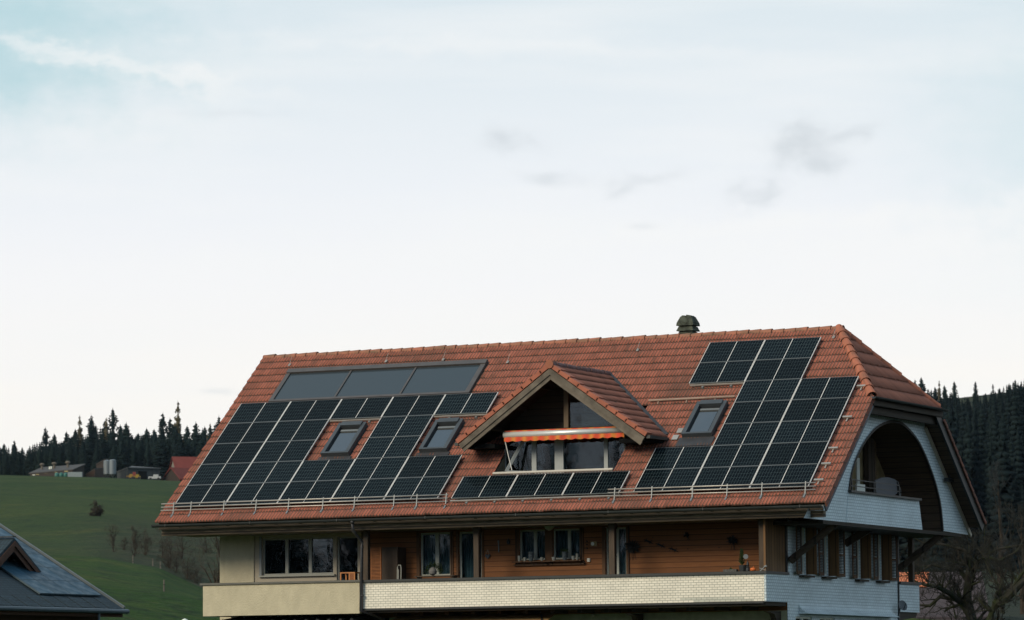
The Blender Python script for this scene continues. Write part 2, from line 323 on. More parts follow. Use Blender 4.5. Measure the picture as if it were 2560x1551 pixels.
m_louver = mat('louvre_slats', (.055, .062, .062), .7, .3, var=.3, vscale=8, stretch=(1, 6, 1))
m_leaf = mat('evergreen', (.028, .05, .016), .9, .2, var=.5, vscale=8)
m_grass = None

# ------------------------------------------------------------------ HOUSE
H = thing('farmhouse', 'large house with orange tiled half-hipped roof, white shingled gable and long balcony', 'house', (9.5, 6.4, 0.0))
SR = 8.113; XL, XE, XR, HS = -.44, 21.0, 18.94, 4.533; TN = -.17; SE = -.58; ROW = (SR-SE)/24
EVT = None
def tile_field(name, m, u0, u1, s0, s1, rows, mapf, parent, lim0=None, lim1=None, mask=None, wl=.1, seg=8, amp=.034, lip=.030, jit=.006, uvo=(0, 0)):
    us = np.arange(u0, u1+1e-6, wl/seg); n = len(us); V = []; F = []; UVs = []; pit = (s1-s0)/rows; base = 0
    prof = amp*(1-np.abs(np.cos(np.pi*us/wl))**1.5)
    tid = np.floor(us/(2*wl)).astype(int)
    for r in range(rows):
        sa, sb = s0+r*pit, s0+(r+1)*pit
        jj = rng.normal(0, jit, 4000)[tid-tid.min()]; js = rng.normal(0, jit*1.6, 4000)[tid-tid.min()]
        for k, (s_, nn, sh) in enumerate(((sa, -.012, js), (sa, lip, js), (sb+.02, .0, js*0))):
            uu = us.copy()
            if lim0: uu = np.maximum(uu, lim0(min(max(s_, s0), s1)))
            if lim1: uu = np.minimum(uu, lim1(min(max(s_, s0), s1)))
            V.append(mapf(uu, s_+sh, (prof*(0 if k == 0 else 1) + nn + (jj if k == 1 else 0))))
        um, sm = (us[:-1]+us[1:])/2, (sa+sb)/2
        ok = np.ones(n-1, bool)
        if mask is not None: ok = mask(um, sm)
        if lim1: ok &= um < lim1(sa)+wl
        if lim0: ok &= um > lim0(sa)-wl
        for k in (0, 1):
            i = np.nonzero(ok)[0]; a = base+k*n+i; F.append(np.stack([a, a+1, a+n+1, a+n], 1))
            va, vb = (sa+pit*.90, sa+pit*.93) if k == 0 else (sa+.001, sb-.001)  # lip faces sample the painted shade band of the joint
            UVs.append(np.stack([np.stack([us[i], 0*i+va], 1), np.stack([us[i+1], 0*i+va], 1), np.stack([us[i+1], 0*i+vb], 1), np.stack([us[i], 0*i+vb], 1)], 1))
        base += 3*n
    V = np.concatenate(V) - np.array(parent['_o']); F = np.concatenate(F); UV = np.concatenate(UVs).reshape(-1, 2) - np.array([u0, s0]) + np.array(uvo)
    me = bpy.data.meshes.new(name); me.vertices.add(len(V)); me.vertices.foreach_set('co', V.ravel()); me.loops.add(len(F)*4); me.loops.foreach_set('vertex_index', F.ravel().astype(np.int32))
    me.polygons.add(len(F)); me.polygons.foreach_set('loop_start', np.arange(0, len(F)*4, 4, dtype=np.int32)); me.update(calc_edges=True); me.validate()
    uvl = me.uv_layers.new(name='UVMap'); uvl.data.foreach_set('uv', UV.ravel()); me.materials.append(m)
    o = bpy.data.objects.new(name, me); C.objects.link(o); o.parent = parent; o['_o'] = parent['_o']; return o
def map_front(u, s, n): n = n+TN; return np.stack([u, s*CP-n*SP, ZO+s*SP+n*CP], 1)
YR = SR*CP-TN*SP; ZR = ZO+SR*SP+TN*CP        # ridge line 6.40, 12.99
def map_back(u, s, n):
    q = map_front(u, s, n); return np.stack([q[:, 0], 2*YR-q[:, 1], q[:, 2]], 1)
DX0, DX1, DS0 = 10.13, 13.98, 1.30
def front_mask(u, s):
    return ~((u > DX0) & (u < DX1) & (s > DS0) & (s < 4.6))
def lim_hip(s): return XE if s <= HS else XE + (XR-XE)*(s-HS)/(SR-HS)
roof = tile_field('roof', m_tile, XL, XE, SE, SR, 24, map_front, H, lim1=lim_hip, mask=front_mask)
tile_field('rear_roof', m_tile, XL, XE, SE-.15, SR, 24, map_back, H, lim1=lim_hip, wl=.2, seg=4)
# half-hip
HY0, HY1, HZ = 3.62, 9.18, 10.73
hipL = math.hypot(XE-XR, ZR-HZ); hdx, hdz = (XR-XE)/hipL, (ZR-HZ)/hipL
def map_hip(u, s, n): return np.stack([XE+s*hdx+n*hdz, u, HZ+s*hdz-n*hdx], 1)
tile_field('hip_roof', m_tile_hip, HY0, HY1, -.12, hipL, 6, map_hip, H, lim0=lambda s: HY0+(YR-HY0)*max(s, 0)/hipL, lim1=lambda s: HY1+(YR-HY1)*max(s, 0)/hipL, amp=.012, lip=.045)
# roof deck under the tiles
def slab(mb, X0, X1, s0, s1, n0, n1, back=False):
    q = [RP(X0, s0, n0), RP(X1, s0, n0), RP(X1, s1, n0), RP(X0, s1, n0)]; t = [RP(X0, s0, n1), RP(X1, s0, n1), RP(X1, s1, n1), RP(X0, s1, n1)]
    if back:
        for L_ in (q, t):
            for p in L_: p[1] = 2*YR-p[1]
    mb.hexa(q, t)
mb = MB()
slab(mb, XL+.06, DX0-.02, SE+.08, SR-.02, -.34, -.2); slab(mb, DX1+.02, XE-.04, SE+.08, HS+.02, -.34, -.2); slab(mb, DX0-.02, DX1+.02, SE+.08, DS0-.02, -.34, -.2)
slab(mb, DX0-.02, XR-.3, 4.75, SR-.02, -.34, -.2)
mb.build('roof_deck', m_wooddark, H)
mb = MB(); slab(mb, XL+.06, XE-.04, SE-.12, HS+.02, -.36, -.2, True); slab(mb, XL+.06, XR-.3, HS+.02, SR-.02, -.36, -.2, True); mb.build('rear_roof_deck', plank_mat('dark_soffit_boards', (.12, .085, .06), (.055, .042, .032), ph=.16), H)
# ridge and hip cappings
def cappings(mb, p0, p1, L_, r0, r1, up, n=9, arc=1.9, jit=.006):
    p0, p1 = np.array(p0, float), np.array(p1, float); d = p1-p0; T = np.linalg.norm(d); d /= T; k = max(1, round(T/L_)); L_ = T/k
    up = np.array(up, float); up -= d*up.dot(d); up /= np.linalg.norm(up); sd_ = np.cross(d, up)
    for i in range(k):
        a = p0+d*L_*i; b = p0+d*(L_*(i+1)+.05); j = rng.normal(0, jit, 3); rows = []
        for (c, r) in ((a, r0), (a+d*.035, r0*1.07), (a+d*.04, r0*.98), (b, r1)):
            for rr in (r, r-.018): rows.append([c+j+(sd_*math.sin(t)+up*(math.cos(t)-.45))*rr for t in np.linspace(-arc, arc, n)])
        v = [q for g in rows for q in g]; f = []
        for o_, sg in ((0, 1), (1, -1)):
            for g in range(3):
                A, B = (2*g+o_)*n, (2*g+2+o_)*n
                for t in range(n-1): f.append((A+t, A+t+1, B+t+1, B+t)[::sg])
        for t in range(n-1): f.append((t, n+t, n+t+1, t+1)); f.append((6*n+t, 6*n+t+1, 7*n+t+1, 7*n+t))
        mb.add(v, f)
mb = MB(); cappings(mb, (XL-.02, YR, ZR-.01), (XR+.08, YR, ZR-.01), .372, .100, .140, (0, 0, 1)); mb.build('ridge_tiles', m_ridge, roof)
mb = MB(); cappings(mb, (XE-.02, HY0-.03, HZ+.03), (XR, YR, ZR+.02), .42, .165, .115, (.4, -.6, 1)); cappings(mb, (XE-.02, HY1+.03, HZ+.03), (XR, YR, ZR+.02), .42, .14, .11, (.4, .6, 1)); mb.build('hip_tiles', m_ridge_hip, roof)
# verge pieces: flat side tiles stepping up the right edge, dark board below
mb = MB(); mb2 = MB()
for r in range(14):
    s = SE+r*ROW
    if s > HS-.1: break
    mb.hexa([RP(XE-.02, s-.01, TN-.13), RP(XE+.03, s-.01, TN-.13), RP(XE+.03, s+ROW+.0, TN-.15), RP(XE-.02, s+ROW, TN-.15)], [RP(XE-.02, s-.01, TN+.05), RP(XE+.03, s-.01, TN+.05), RP(XE+.03, s+ROW, TN+.02), RP(XE-.02, s+ROW, TN+.02)])
mb.build('verge_tiles', m_tile_side, roof); mb = MB()
for r in range(13):
    s = SE-.15+r*ROW
    q = [RP(XE-.02, s, TN-.05), RP(XE+.03, s, TN-.05), RP(XE+.03, s+ROW, TN-.07), RP(XE-.02, s+ROW, TN-.07), RP(XE-.02, s, TN+.05), RP(XE+.03, s, TN+.05), RP(XE+.03, s+ROW, TN+.02), RP(XE-.02, s+ROW, TN+.02)]
    for p in q: p[1] = 2*YR-p[1]
    mb.hexa(q[:4], q[4:])
mb.build('rear_verge_tiles', m_tile_side, roof)
mb2.beam(RP(XE-.05, SE+.0, TN-.2), RP(XE-.05, HS-.02, TN-.2), .05, .2, up=(0, -SP, CP)); mb2.build('verge_board', mat('verge_flashing', (.045, .06, .085), .5, .4, var=.15), roof)
mb = MB(); a = RP(XE-.06, SE-.14, TN-.2); b = RP(XE-.06, HS, TN-.2); a[1] = 2*YR-a[1]; b[1] = 2*YR-b[1]
mb.beam(a, b, .06, .26, up=(0, SP, CP)); mb.build('rear_verge_board', m_darkmetal, roof)
# gutter, eave boards, rafters
mb = MB(); gy, gz, gr = -.44, 7.44, .085
prof = [(gy+gr*math.cos(t), gz+gr*math.sin(t)) for t in np.linspace(math.pi, 2*math.pi, 9)] + [(gy+(gr-.012)*math.cos(t), gz+(gr-.012)*math.sin(t)) for t in np.linspace(2*math.pi, math.pi, 9)]
mb.poly_x(prof, XL-.03, XE-.04)
for x in np.arange(0, 21, 2.9): mb.box(x, x+.03, gy-gr-.006, gy-gr+.002, gz-.06, gz+.012)
mb.build('gutter', m_gutter, H)
mb = MB(); mb.box(XL+.02, XE-.14, -.16, -.11, 7.30, 7.46); mb.build('fascia', plank_mat('fascia_wood', (.075, .06, .045), (.026, .024, .02), ph=.5, grain=.9), H)
mb = MB()
xs = [XL+.06, 3.1, 6.7, 10.4, 14.2, 17.6, XE-.16]
for i in range(6): mb.box(xs[i]+.003, xs[i+1]-.003, -.06, .12, 7.12+.004*(i % 2), 7.298)
mb.build('eave_beam', m_weather, H)
mb = MB()
for x in np.arange(.3, 20.6, .82): mb.box(x-.05, x+.05, -.22, -.165, 7.385, 7.45)
mb.build('rafter_ends', m_weather2, H)
mb = MB(); mb.box(XL+.1, 18.99, .125, 1.86, 7.14, 7.2); mb.build('soffit', mat('soffit_boards', (.17, .15, .11), .8, .3, var=.3, stretch=(.3, 4, 1)), H)
# left end closing wall up to the roof (unseen from the photo's side)
mb = MB(); mb.poly_x([(1.9, 0), (10.95, 0), (10.95, 9.0), (YR, 12.6), (1.9, 9.1)], .5, .72); mb.build('left_gable_wall', m_rough, H)
mb = MB(); mb.box(.72, 18.9, 10.85, 10.95, 0, 9.0); mb.build('rear_wall', m_rough, H)
# ---- upper storey wall with real openings
def wall_y(mb, Y, t, X0, X1, Z0, Z1, holes):
    xs_ = sorted({X0, X1, *[h[0] for h in holes], *[h[1] for h in holes]}); zs = sorted({Z0, Z1, *[h[2] for h in holes], *[h[3] for h in holes]})
    for i in range(len(xs_)-1):
        for j in range(len(zs)-1):
            cx, cz = (xs_[i]+xs_[i+1])/2, (zs[j]+zs[j+1])/2
            if any(h[0] < cx < h[1] and h[2] < cz < h[3] for h in holes): continue
            mb.add([(xs_[i], Y, zs[j]), (xs_[i+1], Y, zs[j]), (xs_[i+1], Y, zs[j+1]), (xs_[i], Y, zs[j+1])], [(0, 1, 2, 3)])
    for h in holes:
        a, b, c, d = h
        mb.add([(a, Y, c), (b, Y, c), (b, Y, d), (a, Y, d), (a, Y+t, c), (b, Y+t, c), (b, Y+t, d), (a, Y+t, d)], [(0, 4, 5, 1), (1, 5, 6, 2), (2, 6, 7, 3), (3, 7, 4, 0)])
def wall_x(mb, X, t, Y0, Y1, Z0, Z1, holes):
    ys = sorted({Y0, Y1, *[h[0] for h in holes], *[h[1] for h in holes]}); zs = sorted({Z0, Z1, *[h[2] for h in holes], *[h[3] for h in holes]})
    for i in range(len(ys)-1):
        for j in range(len(zs)-1):
            cy, cz = (ys[i]+ys[i+1])/2, (zs[j]+zs[j+1])/2
            if any(h[0] < cy < h[1] and h[2] < cz < h[3] for h in holes): continue
            mb.add([(X, ys[i], zs[j]), (X, ys[i+1], zs[j]), (X, ys[i+1], zs[j+1]), (X, ys[i], zs[j+1])], [(0, 1, 2, 3)])
    for a, b, c, d in holes:
        mb.add([(X, a, c), (X, b, c), (X, b, d), (X, a, d), (X-t, a, c), (X-t, b, c), (X-t, b, d), (X-t, a, d)], [(0, 4, 5, 1), (1, 5, 6, 2), (2, 6, 7, 3), (3, 7, 4, 0)])
YW = 1.87
mb = MB(); mb.box(.72, 1.72, YW-.04, YW+.2, 4.6, 7.16); mb.build('rough_wall', m_rough, H)
hb = [(1.98, 4.42, 5.93, 7.04), (4.53, 5.25, 4.75, 7.04)]
mb = MB(); wall_y(mb, YW, .12, 1.72, 5.6, 4.6, 7.16, hb); mb.build('smooth_wall', m_smooth, H)
HW = [(7.32, 8.33, 5.80, 7.08), (8.6, 9.36, 4.8, 7.08), (10.58, 11.42, 6.2, 7.08), (11.66, 12.53, 6.2, 7.08), (13.34, 14.0, 4.8, 7.08)]
mb = MB(); wall_y(mb, YW, .14, 5.6, 18.94, 4.6, 7.16, HW); mb.build('wooden_wall', m_wood, H)
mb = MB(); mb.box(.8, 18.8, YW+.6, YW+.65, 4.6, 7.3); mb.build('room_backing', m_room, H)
def window_y(X0, X1, Z0, Z1, Y, mulls, fr=.055, m=None, glass=None, curtain=False, surround=None, depth=.06, name='window', recess=.07):
    m = m or m_frame; mb = MB(); e = .002; y0 = Y+recess
    def bar(a, b, c, d): mb.box(a, b, y0, y0+depth, c, d)
    bar(X0+e, X0+fr, Z0+e, Z1-e); bar(X1-fr, X1-e, Z0+e, Z1-e); bar(X0+fr, X1-fr, Z0+e, Z0+fr); bar(X0+fr, X1-fr, Z1-fr, Z1-e)
    for x, wd in mulls: mb.box(x-wd/2, x+wd/2, y0-.012, y0+depth, Z0+fr, Z1-fr)
    wdw = mb.build(name, m, H)
    g = MB(); g.box(X0+.02, X1-.02, y0+depth*.5, y0+depth*.5+.01, Z0+.02, Z1-.02); g.build('pane', glass or m_glass, wdw)
    if curtain:
        k = int((X1-X0)/.02); v = []; f = []
        for i in range(k+1):
            x = X0+.03+(X1-X0-.06)*i/k; yy = y0+.16+.022*math.sin(x*62+1.3*math.sin(x*9))
            v += [(x, yy, Z0+.02), (x, yy, Z1-.03)]
            if i: f.append((2*i-2, 2*i, 2*i+1, 2*i-1))
        c = MB(); c.add(v, f); c.build('curtain', m_curtain, wdw, smooth=True)
    if surround:
        s = MB(); t = surround; mm = m_shutter
        s.box(X0-t, X0-e, Y-.03, Y+.012, Z0-t, Z1+.02); s.box(X1+e, X1+t, Y-.03, Y+.012, Z0-t, Z1+.02); s.box(X0-t-.04, X1+t+.04, Y-.09, Y+.012, Z0-t-.045, Z0-t)
        s.build('window_surround', mm, wdw)
    return wdw
window_y(1.98, 4.42, 5.93, 7.04, YW, [(2.80, .10), (3.60, .10)], m=m_framegrey, fr=.05)
mb = MB(); mb.box(1.9, 4.5, YW-.10, YW-.002, 5.88, 5.925); mb.build('window_sill', m_framegrey, H)
mb = MB(); mb.box(1.9, 1.978, YW-.03, YW-.002, 5.93, 7.1); mb.build('roller_shutter_rail', m_aludull, H)
window_y(4.53, 5.25, 4.75, 7.04, YW, [], m=m_framegrey, fr=.05, name='balcony_door')
window_y(7.32, 8.33, 5.80, 7.08, YW, [(7.86, .11)], curtain=True, surround=.10)
window_y(8.6, 9.36, 4.8, 7.08, YW, [], curtain=True, surround=.07, name='balcony_door')
window_y(10.58, 11.42, 6.2, 7.08, YW, [(11.07, .09)], curtain=True, surround=.12, fr=.045)
window_y(11.66, 12.53, 6.2, 7.08, YW, [(12.16, .09)], curtain=True, surround=.12, fr=.045)
window_y(13.34, 14.0, 4.8, 7.08, YW, [(13.66, .14)], curtain=True, surround=.10, fr=.05, name='balcony_door')
# parapets, balcony deck
YB = .2
mb = MB(); mb.box(.92, 6.2, YB-.04, YB+.12, 4.70, 5.62); mb.box(.92, 1.04, YB+.12, YW-.04, 4.70, 5.62); mb.build('beige_parapet', m_rough, H)
mb = MB(); mb.box(.84, 6.24, YB-.09, YB+.16, 5.622, 5.68); mb.box(.84, 1.1, YB+.16, YW-.05, 5.622, 5.68); mb.build('beige_parapet_coping', mat('coping_metal', (.10, .10, .085), .5, .4, var=.15), H)
mb = MB(); mb.box(6.3, 18.93, YB, YB+.09, 4.84, 5.60); mb.build('front_parapet', m_shingle, H)
mb = MB(); mb.box(18.935, 18.99, YB+.004, YW+.02, 4.83, 5.60); mb.build('side_parapet', m_shingle_g, H)
q_ = [on_y(1480+x*.24351, 1260+y*.24351, YB) for x, y in ((910, 985), (1130, 985), (1045, 1020), (1560, 975))]
mb = MB(); mb.box(q_[0][0], q_[3][0], YB-.006, YB-.002, 4.91, 4.975); mb.box(q_[2][0], q_[3][0]+.3, YB-.006, YB-.002, 4.845, 4.909); mb.build('replaced_shingles', shingle_mat('greyer_shingles', (.56, .57, .50), (.28, .29, .25)), H)
mb = MB(); mb.box(6.245, 19.03, YB-.07, YB+.15, 5.602, 5.672); mb.box(18.86, 19.03, YB+.15, YW+.02, 5.602, 5.672); mb.build('balcony_rail', m_darkmetal, H)
mb = MB(); mb.box(.95, 6.25, YB+.13, YW, 4.72, 4.84); mb.box(6.25, 18.92, YB+.1, YW, 4.72, 4.84)
for x in np.arange(6.9, 18.8, .85): mb.box(x, x+.12, YB+.75, YW, 4.62, 4.72)
mb.build('balcony_deck', m_wooddark, H)
mb = MB(); mb.box(6.3, 18.9, YB-.002, YB+.05, 4.78, 4.835); mb.build('balcony_drip_board', m_darkmetal, H)
# posts
for (a, b) in ((9.80, 9.96), (14.10, 14.27), (18.70, 18.86)):
    mb = MB(); mb.box(a, b, .42, .58, 5.67, 7.14); mb.box(a-.02, b+.02, .40, .60, 6.98, 7.12); mb.build('post', m_post, H)
mb = MB(); mb.box(5.43, 5.62, YW-.12, YW-.002, 4.84, 7.14); mb.build('corner_post', m_post, H)
mb = MB(); mb.box(6.19, 6.34, .42, .58, 4.84, 7.14); mb.build('post', m_post, H)
mb = MB(); mb.box(18.88, 18.94, YB+.12, YW, 5.68, 7.14); mb.build('wooden_screen', m_screen, H)
mb = MB(); mb.box(18.93, 18.985, YW-.06, YW+.03, 5.0, 7.14); mb.build('corner_board', m_darkmetal, H)
# downpipe
pts = [on_y(900, 1303, -.40), on_y(882+.0, 1303, -.40)]
a = on_y(881, 1305, -.44); b = on_y(882, 1326, -.42); c = on_y(905, 1356, .10); d = on_y(902, 1528, .10); e = on_y(960, 1550, .9)
mb = MB(); mb.tube([a, b, (b*.6+c*.4), c, c-np.array([0, 0, .1]), d, (d+e)/2-np.array([0, 0, -.02]), e], .045, 12); mb.tube([a+[0, 0, .06], a-[0, 0, .05]], .06, 12)
for z in (6.6, 5.2): mb.tube([(c[0], c[1], z), (c[0], c[1], z+.03)], .052, 12)
mb.build('downpipe', mat('downpipe_metal', (.045, .045, .05), .5, .4, var=.2), H, smooth=True)
# ground floor
mb = MB(); wall_y(mb, YW, .12, .72, 18.94, -.6, 4.6, [(6.3, 9.0, 1.9, 4.3), (12.4, 13.5, 1.9, 4.4)]); mb.build('ground_floor_wall', mat('ground_floor_cladding', (.33, .33, .22), .8, .3, var=.15, vscale=4), H)
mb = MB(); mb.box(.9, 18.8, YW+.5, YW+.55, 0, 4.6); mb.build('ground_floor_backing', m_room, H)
for x in (14.35, 18.6):
    mb = MB(); mb.poly_x([(YW-.002, 4.0), (YW-.16, 4.1), (YW-.5, 4.5), (YW-.95, 4.575), (YW-.002, 4.575)], x, x+.16); mb.build('deck_bracket', m_wooddark, H)
mb = MB()
for i in range(13): mb.tube([(1.3+i*.38, YB+.1, 4.50), (1.3+i*.38, YW, 4.66)], .07, 6)
mb.box(.70, 6.1, YB+.12, YW, 4.40, 4.46); mb.box(.73, 6.3, YW-.05, YW-.01, -.5, 4.6); mb.build('tiled_canopy', m_darkmetal, H)
# ---- gable wall below (X = 18.95)
XG = 18.95
gw = [(2.93, 3.36, 5.66, 7.06), (4.68, 5.13, 5.66, 7.06), (7.40, 7.78, 5.64, 7.04), (9.17, 9.56, 5.64, 7.04)]
lw = [(2.5, 3.8, 3.4, 4.44), (4.4, 5.6, 3.4, 4.44), (7.2, 8.3, 3.4, 4.40), (9.0, 10.0, 3.4, 4.40)]
mb = MB(); wall_x(mb, XG, .12, YW+.02, 10.95, -.6, 7.2, gw+lw); mb.build('gable_wall', m_shingle_g, H)
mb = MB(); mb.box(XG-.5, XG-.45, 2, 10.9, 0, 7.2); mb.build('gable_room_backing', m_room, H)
def win_x(a, b, c, d, kind=0):
    mb = MB(); x0 = XG-.10; fr = .05
    for q in ((a+.002, a+fr, c, d), (b-fr, b-.002, c, d), (a+fr, b-fr, c+.002, c+fr), (a+fr, b-fr, d-fr, d-.002)) + ((((a+b)/2-.05, (a+b)/2+.05, c+fr, d-fr),) if b-a > .6 else ()): mb.box(x0, x0+.05, *q)
    wd = mb.build('window', m_white, H); g = MB(); g.box(x0+.015, x0+.025, a+.01, b-.01, c+.01, d-.01); g.build('pane', m_glass, wd)
    mb = MB(); mb.box(XG+.002, XG+.16, a-.12, b+.30, c-.10, c-.04); mb.build('window_sill', m_wooddark, wd)
    return wd
for (a, b, c, d) in gw: win_x(a, b, c, d)
for (a, b, c, d) in lw: win_x(a, b, c, d)
def shutter(yc, z0, z1, ang, wd=.52, hinge=1):   # louvred leaf folded out from the wall
    ca, sa = math.cos(ang), math.sin(ang); o = np.array([XG+.03, yc, z0]); u = np.array([sa, hinge*ca, 0]); n = np.array([ca, -hinge*sa, 0]); t = .035; h = z1-z0
    mb = MB(); q = lambda a, b, c, d, t0=0, t1=t: mb.obox(o+u*a+np.array([0, 0, c])+n*t0, u*(b-a), n*(t1-t0), (0, 0, d-c))
    q(0, .06, 0, h); q(wd-.06, wd, 0, h); q(.06, wd-.06, 0, .1); q(.06, wd-.06, h-.08, h); q(.06, wd-.06, h*.42, h*.42+.06)
    s = mb.build('shutter', m_shutter, H); mb = MB()
    z = .12
    while z < h-.1:
        if not (h*.42-.03 < z < h*.42+.07): mb.obox(o+u*.062+np.array([0, 0, z])+n*.002, u*(wd-.124), n*.026, (0, 0, .026))
        z += .045
    mb.build('slats', m_louver, s)
SZ0, SZ1 = 5.64, 7.08
for (a, b, c, d) in gw:
    shutter(a-.03, c-.02, d+.02, R(8), wd=.58, hinge=-1)
    mb = MB(); mb.box(XG+.001, XG+.33, b+.002, b+.034, c-.02, d+.02); mb.build('inner_shutter', m_screen, H)
    if a in (4.68, 9.17): shutter(b+.60, c-.02, d+.02, R(6), wd=.50, hinge=1)
mb = MB(); mb.box(XG+.003, XG+.07, 2.1, 10.9, 7.08, 7.20); mb.build('lintel_board', m_wooddark, H)
# flared shingle skirt above the lower windows
mb = MB(); k = 6; v = []; f = []
for i in range(k+1):
    t = i/k; v += [(XG+.004+.30*t**2.2, 2.75, 4.84-.32*t), (XG+.004+.30*t**2.2, 10.25, 4.84-.32*t)]
    if i: f.append((2*i-2, 2*i, 2*i+1, 2*i-1))
nv = len(v); v += [(XG+.004, 2.75, 4.52), (XG+.004, 10.25, 4.52)]; f.append((nv-2, nv, nv+1, nv-1)); f.append(tuple(range(0, nv, 2)) + (nv,)); f.append(tuple(range(1, nv, 2))[::-1]+(nv+1,))
mb.add(v, f); mb.build('shingle_skirt', m_shingle_g, H)
mb = MB(); mb.box(XG+.0, XG+.04, 10.93, 11.0, 0, 7.2); mb.build('corner_board', m_darkmetal, H)
# rear balcony seen past the gable
mb = MB(); mb.box(XG-.03, XG+.03, 11.02, 12.78, 4.70, 5.54); mb.build('rear_parapet', m_shingle_g, H)
mb = MB(); mb.box(XG-.08, XG+.08, 11.01, 12.86, 5.543, 5.62); mb.box(XG-12, XG-.08, 12.74, 12.86, 5.543, 5.62); mb.build('rear_balcony_rail', m_darkmetal, H)
mb = MB(); mb.box(XG-12, XG-.04, 12.7, 12.78, 4.7, 5.54); mb.build('rear_parapet_side', m_shingle_g, H)
mb = MB(); mb.box(XG-12, XG-.03, 10.96, 12.7, 4.6, 4.72); mb.poly_x([(11.0, 4.2), (11.3, 4.45), (12.6, 4.55), (12.6, 4.6), (11.0, 4.6)], XG-.15, XG-.02); mb.build('rear_balcony_deck', m_wooddark, H)
mb = MB(); mb.box(XG-.16, XG-.01, 12.34, 12.5, 5.62, 7.15); mb.build('post', m_post, H)
# ---- overhanging upper gable with the arch
XA = 20.45; K = 1.08
def A_(px, py): q = on_x(2000+px*.29474, 900+py*.29474, XA); return (q[1], q[2])
FLZ = 7.08
left_pts = [A_(410, 1125), A_(450, 900), A_(530, 720), A_(620, 600), A_(700, 545), A_(790, 525)]
right_pts = [A_(880, 560), A_(1000, 700), A_(1110, 950), A_(1180, 1200), A_(1208, 1450)]
arch = [(left_pts[0][0]-.12, FLZ)] + left_pts + right_pts
def smooth_curve(p, k=6):
    p = [np.array(q, float) for q in p]; out = []
    for i in range(len(p)-1):
        p0, p1, p2, p3 = p[max(i-1, 0)], p[i], p[i+1], p[min(i+2, len(p)-1)]
        for t in np.linspace(0, 1, k, endpoint=False): out.append(.5*((2*p1)+(-p0+p2)*t+(2*p0-5*p1+4*p2-p3)*t*t+(-p0+3*p1-3*p2+p3)*t**3))
    out.append(p[-1]); return out
arc = smooth_curve(arch)
def roof_under(y): # underside of the tiles above the gable plane
    return (ZR - abs(y-YR)*SP/CP) - .24
WT = 10.42
yl0 = YR-(ZR-.24-FLZ)/(SP/CP); yr0 = YR+(ZR-.24-FLZ)/(SP/CP)
mb = MB()
# shell between arch and outline, in vertical strips fanned from arch points
def outline(y): return min(WT, roof_under(y))
n = len(arc)
vv = []; ff = []
for (y, z) in arc: vv.append((XA, y, z)); vv.append((XA, y, outline(y)))
for i in range(n-1): ff.append((2*i, 2*i+2, 2*i+3, 2*i+1))
mb.add(vv, ff)
ya, yb = arc[0][0], arc[-1][0]
mb.add([(XA, yl0, FLZ), (XA, ya, FLZ), (XA, ya, outline(ya))], [(0, 1, 2)])
mb.add([(XA, yb, arc[-1][1]), (XA, yr0, FLZ-.02), (XA, yb, outline(yb))], [(0, 1, 2)])
gable = mb.build('arched_gable_wall', m_shingle_g, H)
mb = MB(); pa = A_(410, 1125); pb_ = A_(1005, 1195); pc = A_(1035, 1435)
mb.add([(XA+.05, pa[0]-.25, FLZ), (XA+.05, pc[0], FLZ), (XA+.05, pb_[0], pb_[1]), (XA+.05, pa[0]-.02, pa[1]), (XA-.02, pa[0]-.25, FLZ), (XA-.02, pc[0], FLZ), (XA-.02, pb_[0], pb_[1]), (XA-.02, pa[0]-.02, pa[1])], [(0, 1, 2, 3), (7, 6, 5, 4), (1, 5, 6, 2), (2, 6, 7, 3), (3, 7, 4, 0), (0, 4, 5, 1)])
mb.v = [(x-.035 if x > XA else x, y, z) for x, y, z in mb.v]; mb.build('loggia_parapet', m_shingle_g, H)
mb = MB(); mb.beam((XA+.03, pa[0]-.03, pa[1]+.035), (XA+.03, pb_[0]-.0, pb_[1]+.03), .16, .06); mb.build('loggia_coping', m_darkmetal, H)
# vaulted board lining behind the arch, back wall, floor
mb = MB(); vv = []; ff = []; uvs = []; L_ = 0
for i, (y, z) in enumerate(arc):
    if i: L_ += math.hypot(y-arc[i-1][0], z-arc[i-1][1])
    vv += [(XA-.01, y, z), (XG+.0, y, z)]
    if i: ff.append((2*i-2, 2*i-1, 2*i+1, 2*i)); uvs.append([(0, Lp), (1.5, Lp), (1.5, L_), (0, L_)])
    Lp = L_
mb.add(vv, ff, uvs); mb.build('loggia_vault', plank_mat('vault_boards', (.125, .085, .055), (.05, .038, .028), ph=.24, grain=.9), H)
mb = MB(); vv = []
for i, (y, z) in enumerate(arc): vv.append((XG+.01, y, z))
mb.add(vv, [tuple(range(len(vv)))]); mb.build('loggia_back_wall', mat('ochre_wall', (.20, .155, .08), .9, .2, var=.2), H)
mb = MB(); mb.box(XG+.0, XA+.0, .9, 12.6, FLZ-.10, FLZ-.005); mb.build('overhang_floor', m_wooddark, H)
mb = MB()
t = [(p[0], p[1]) for p in arc]; vv = []; ff = []
t = [p_ for i_, p_ in enumerate(t) if i_ > n//2 or p_[1] > pa[1]-.02]; n = len(t)
for i, (y, z) in enumerate(t):
    a = np.array(t[max(i-1, 0)]); b = np.array(t[min(i+1, n-1)]); d = (b-a)/np.linalg.norm(b-a); nn = np.array([d[1], -d[0]])
    for xx, o_ in ((XA+.035, -.045), (XA+.035, .03), (XA-.03, .03)): vv.append((xx, y+nn[0]*o_, z+nn[1]*o_))
    if i:
        A = 3*(i-1); ff += [(A, A+3, A+4, A+1), (A+1, A+4, A+5, A+2)]
mb.add(vv, ff); mb.build('arch_trim', mat('arch_edge', (.022, .018, .016), .6, .3, var=.2), H)
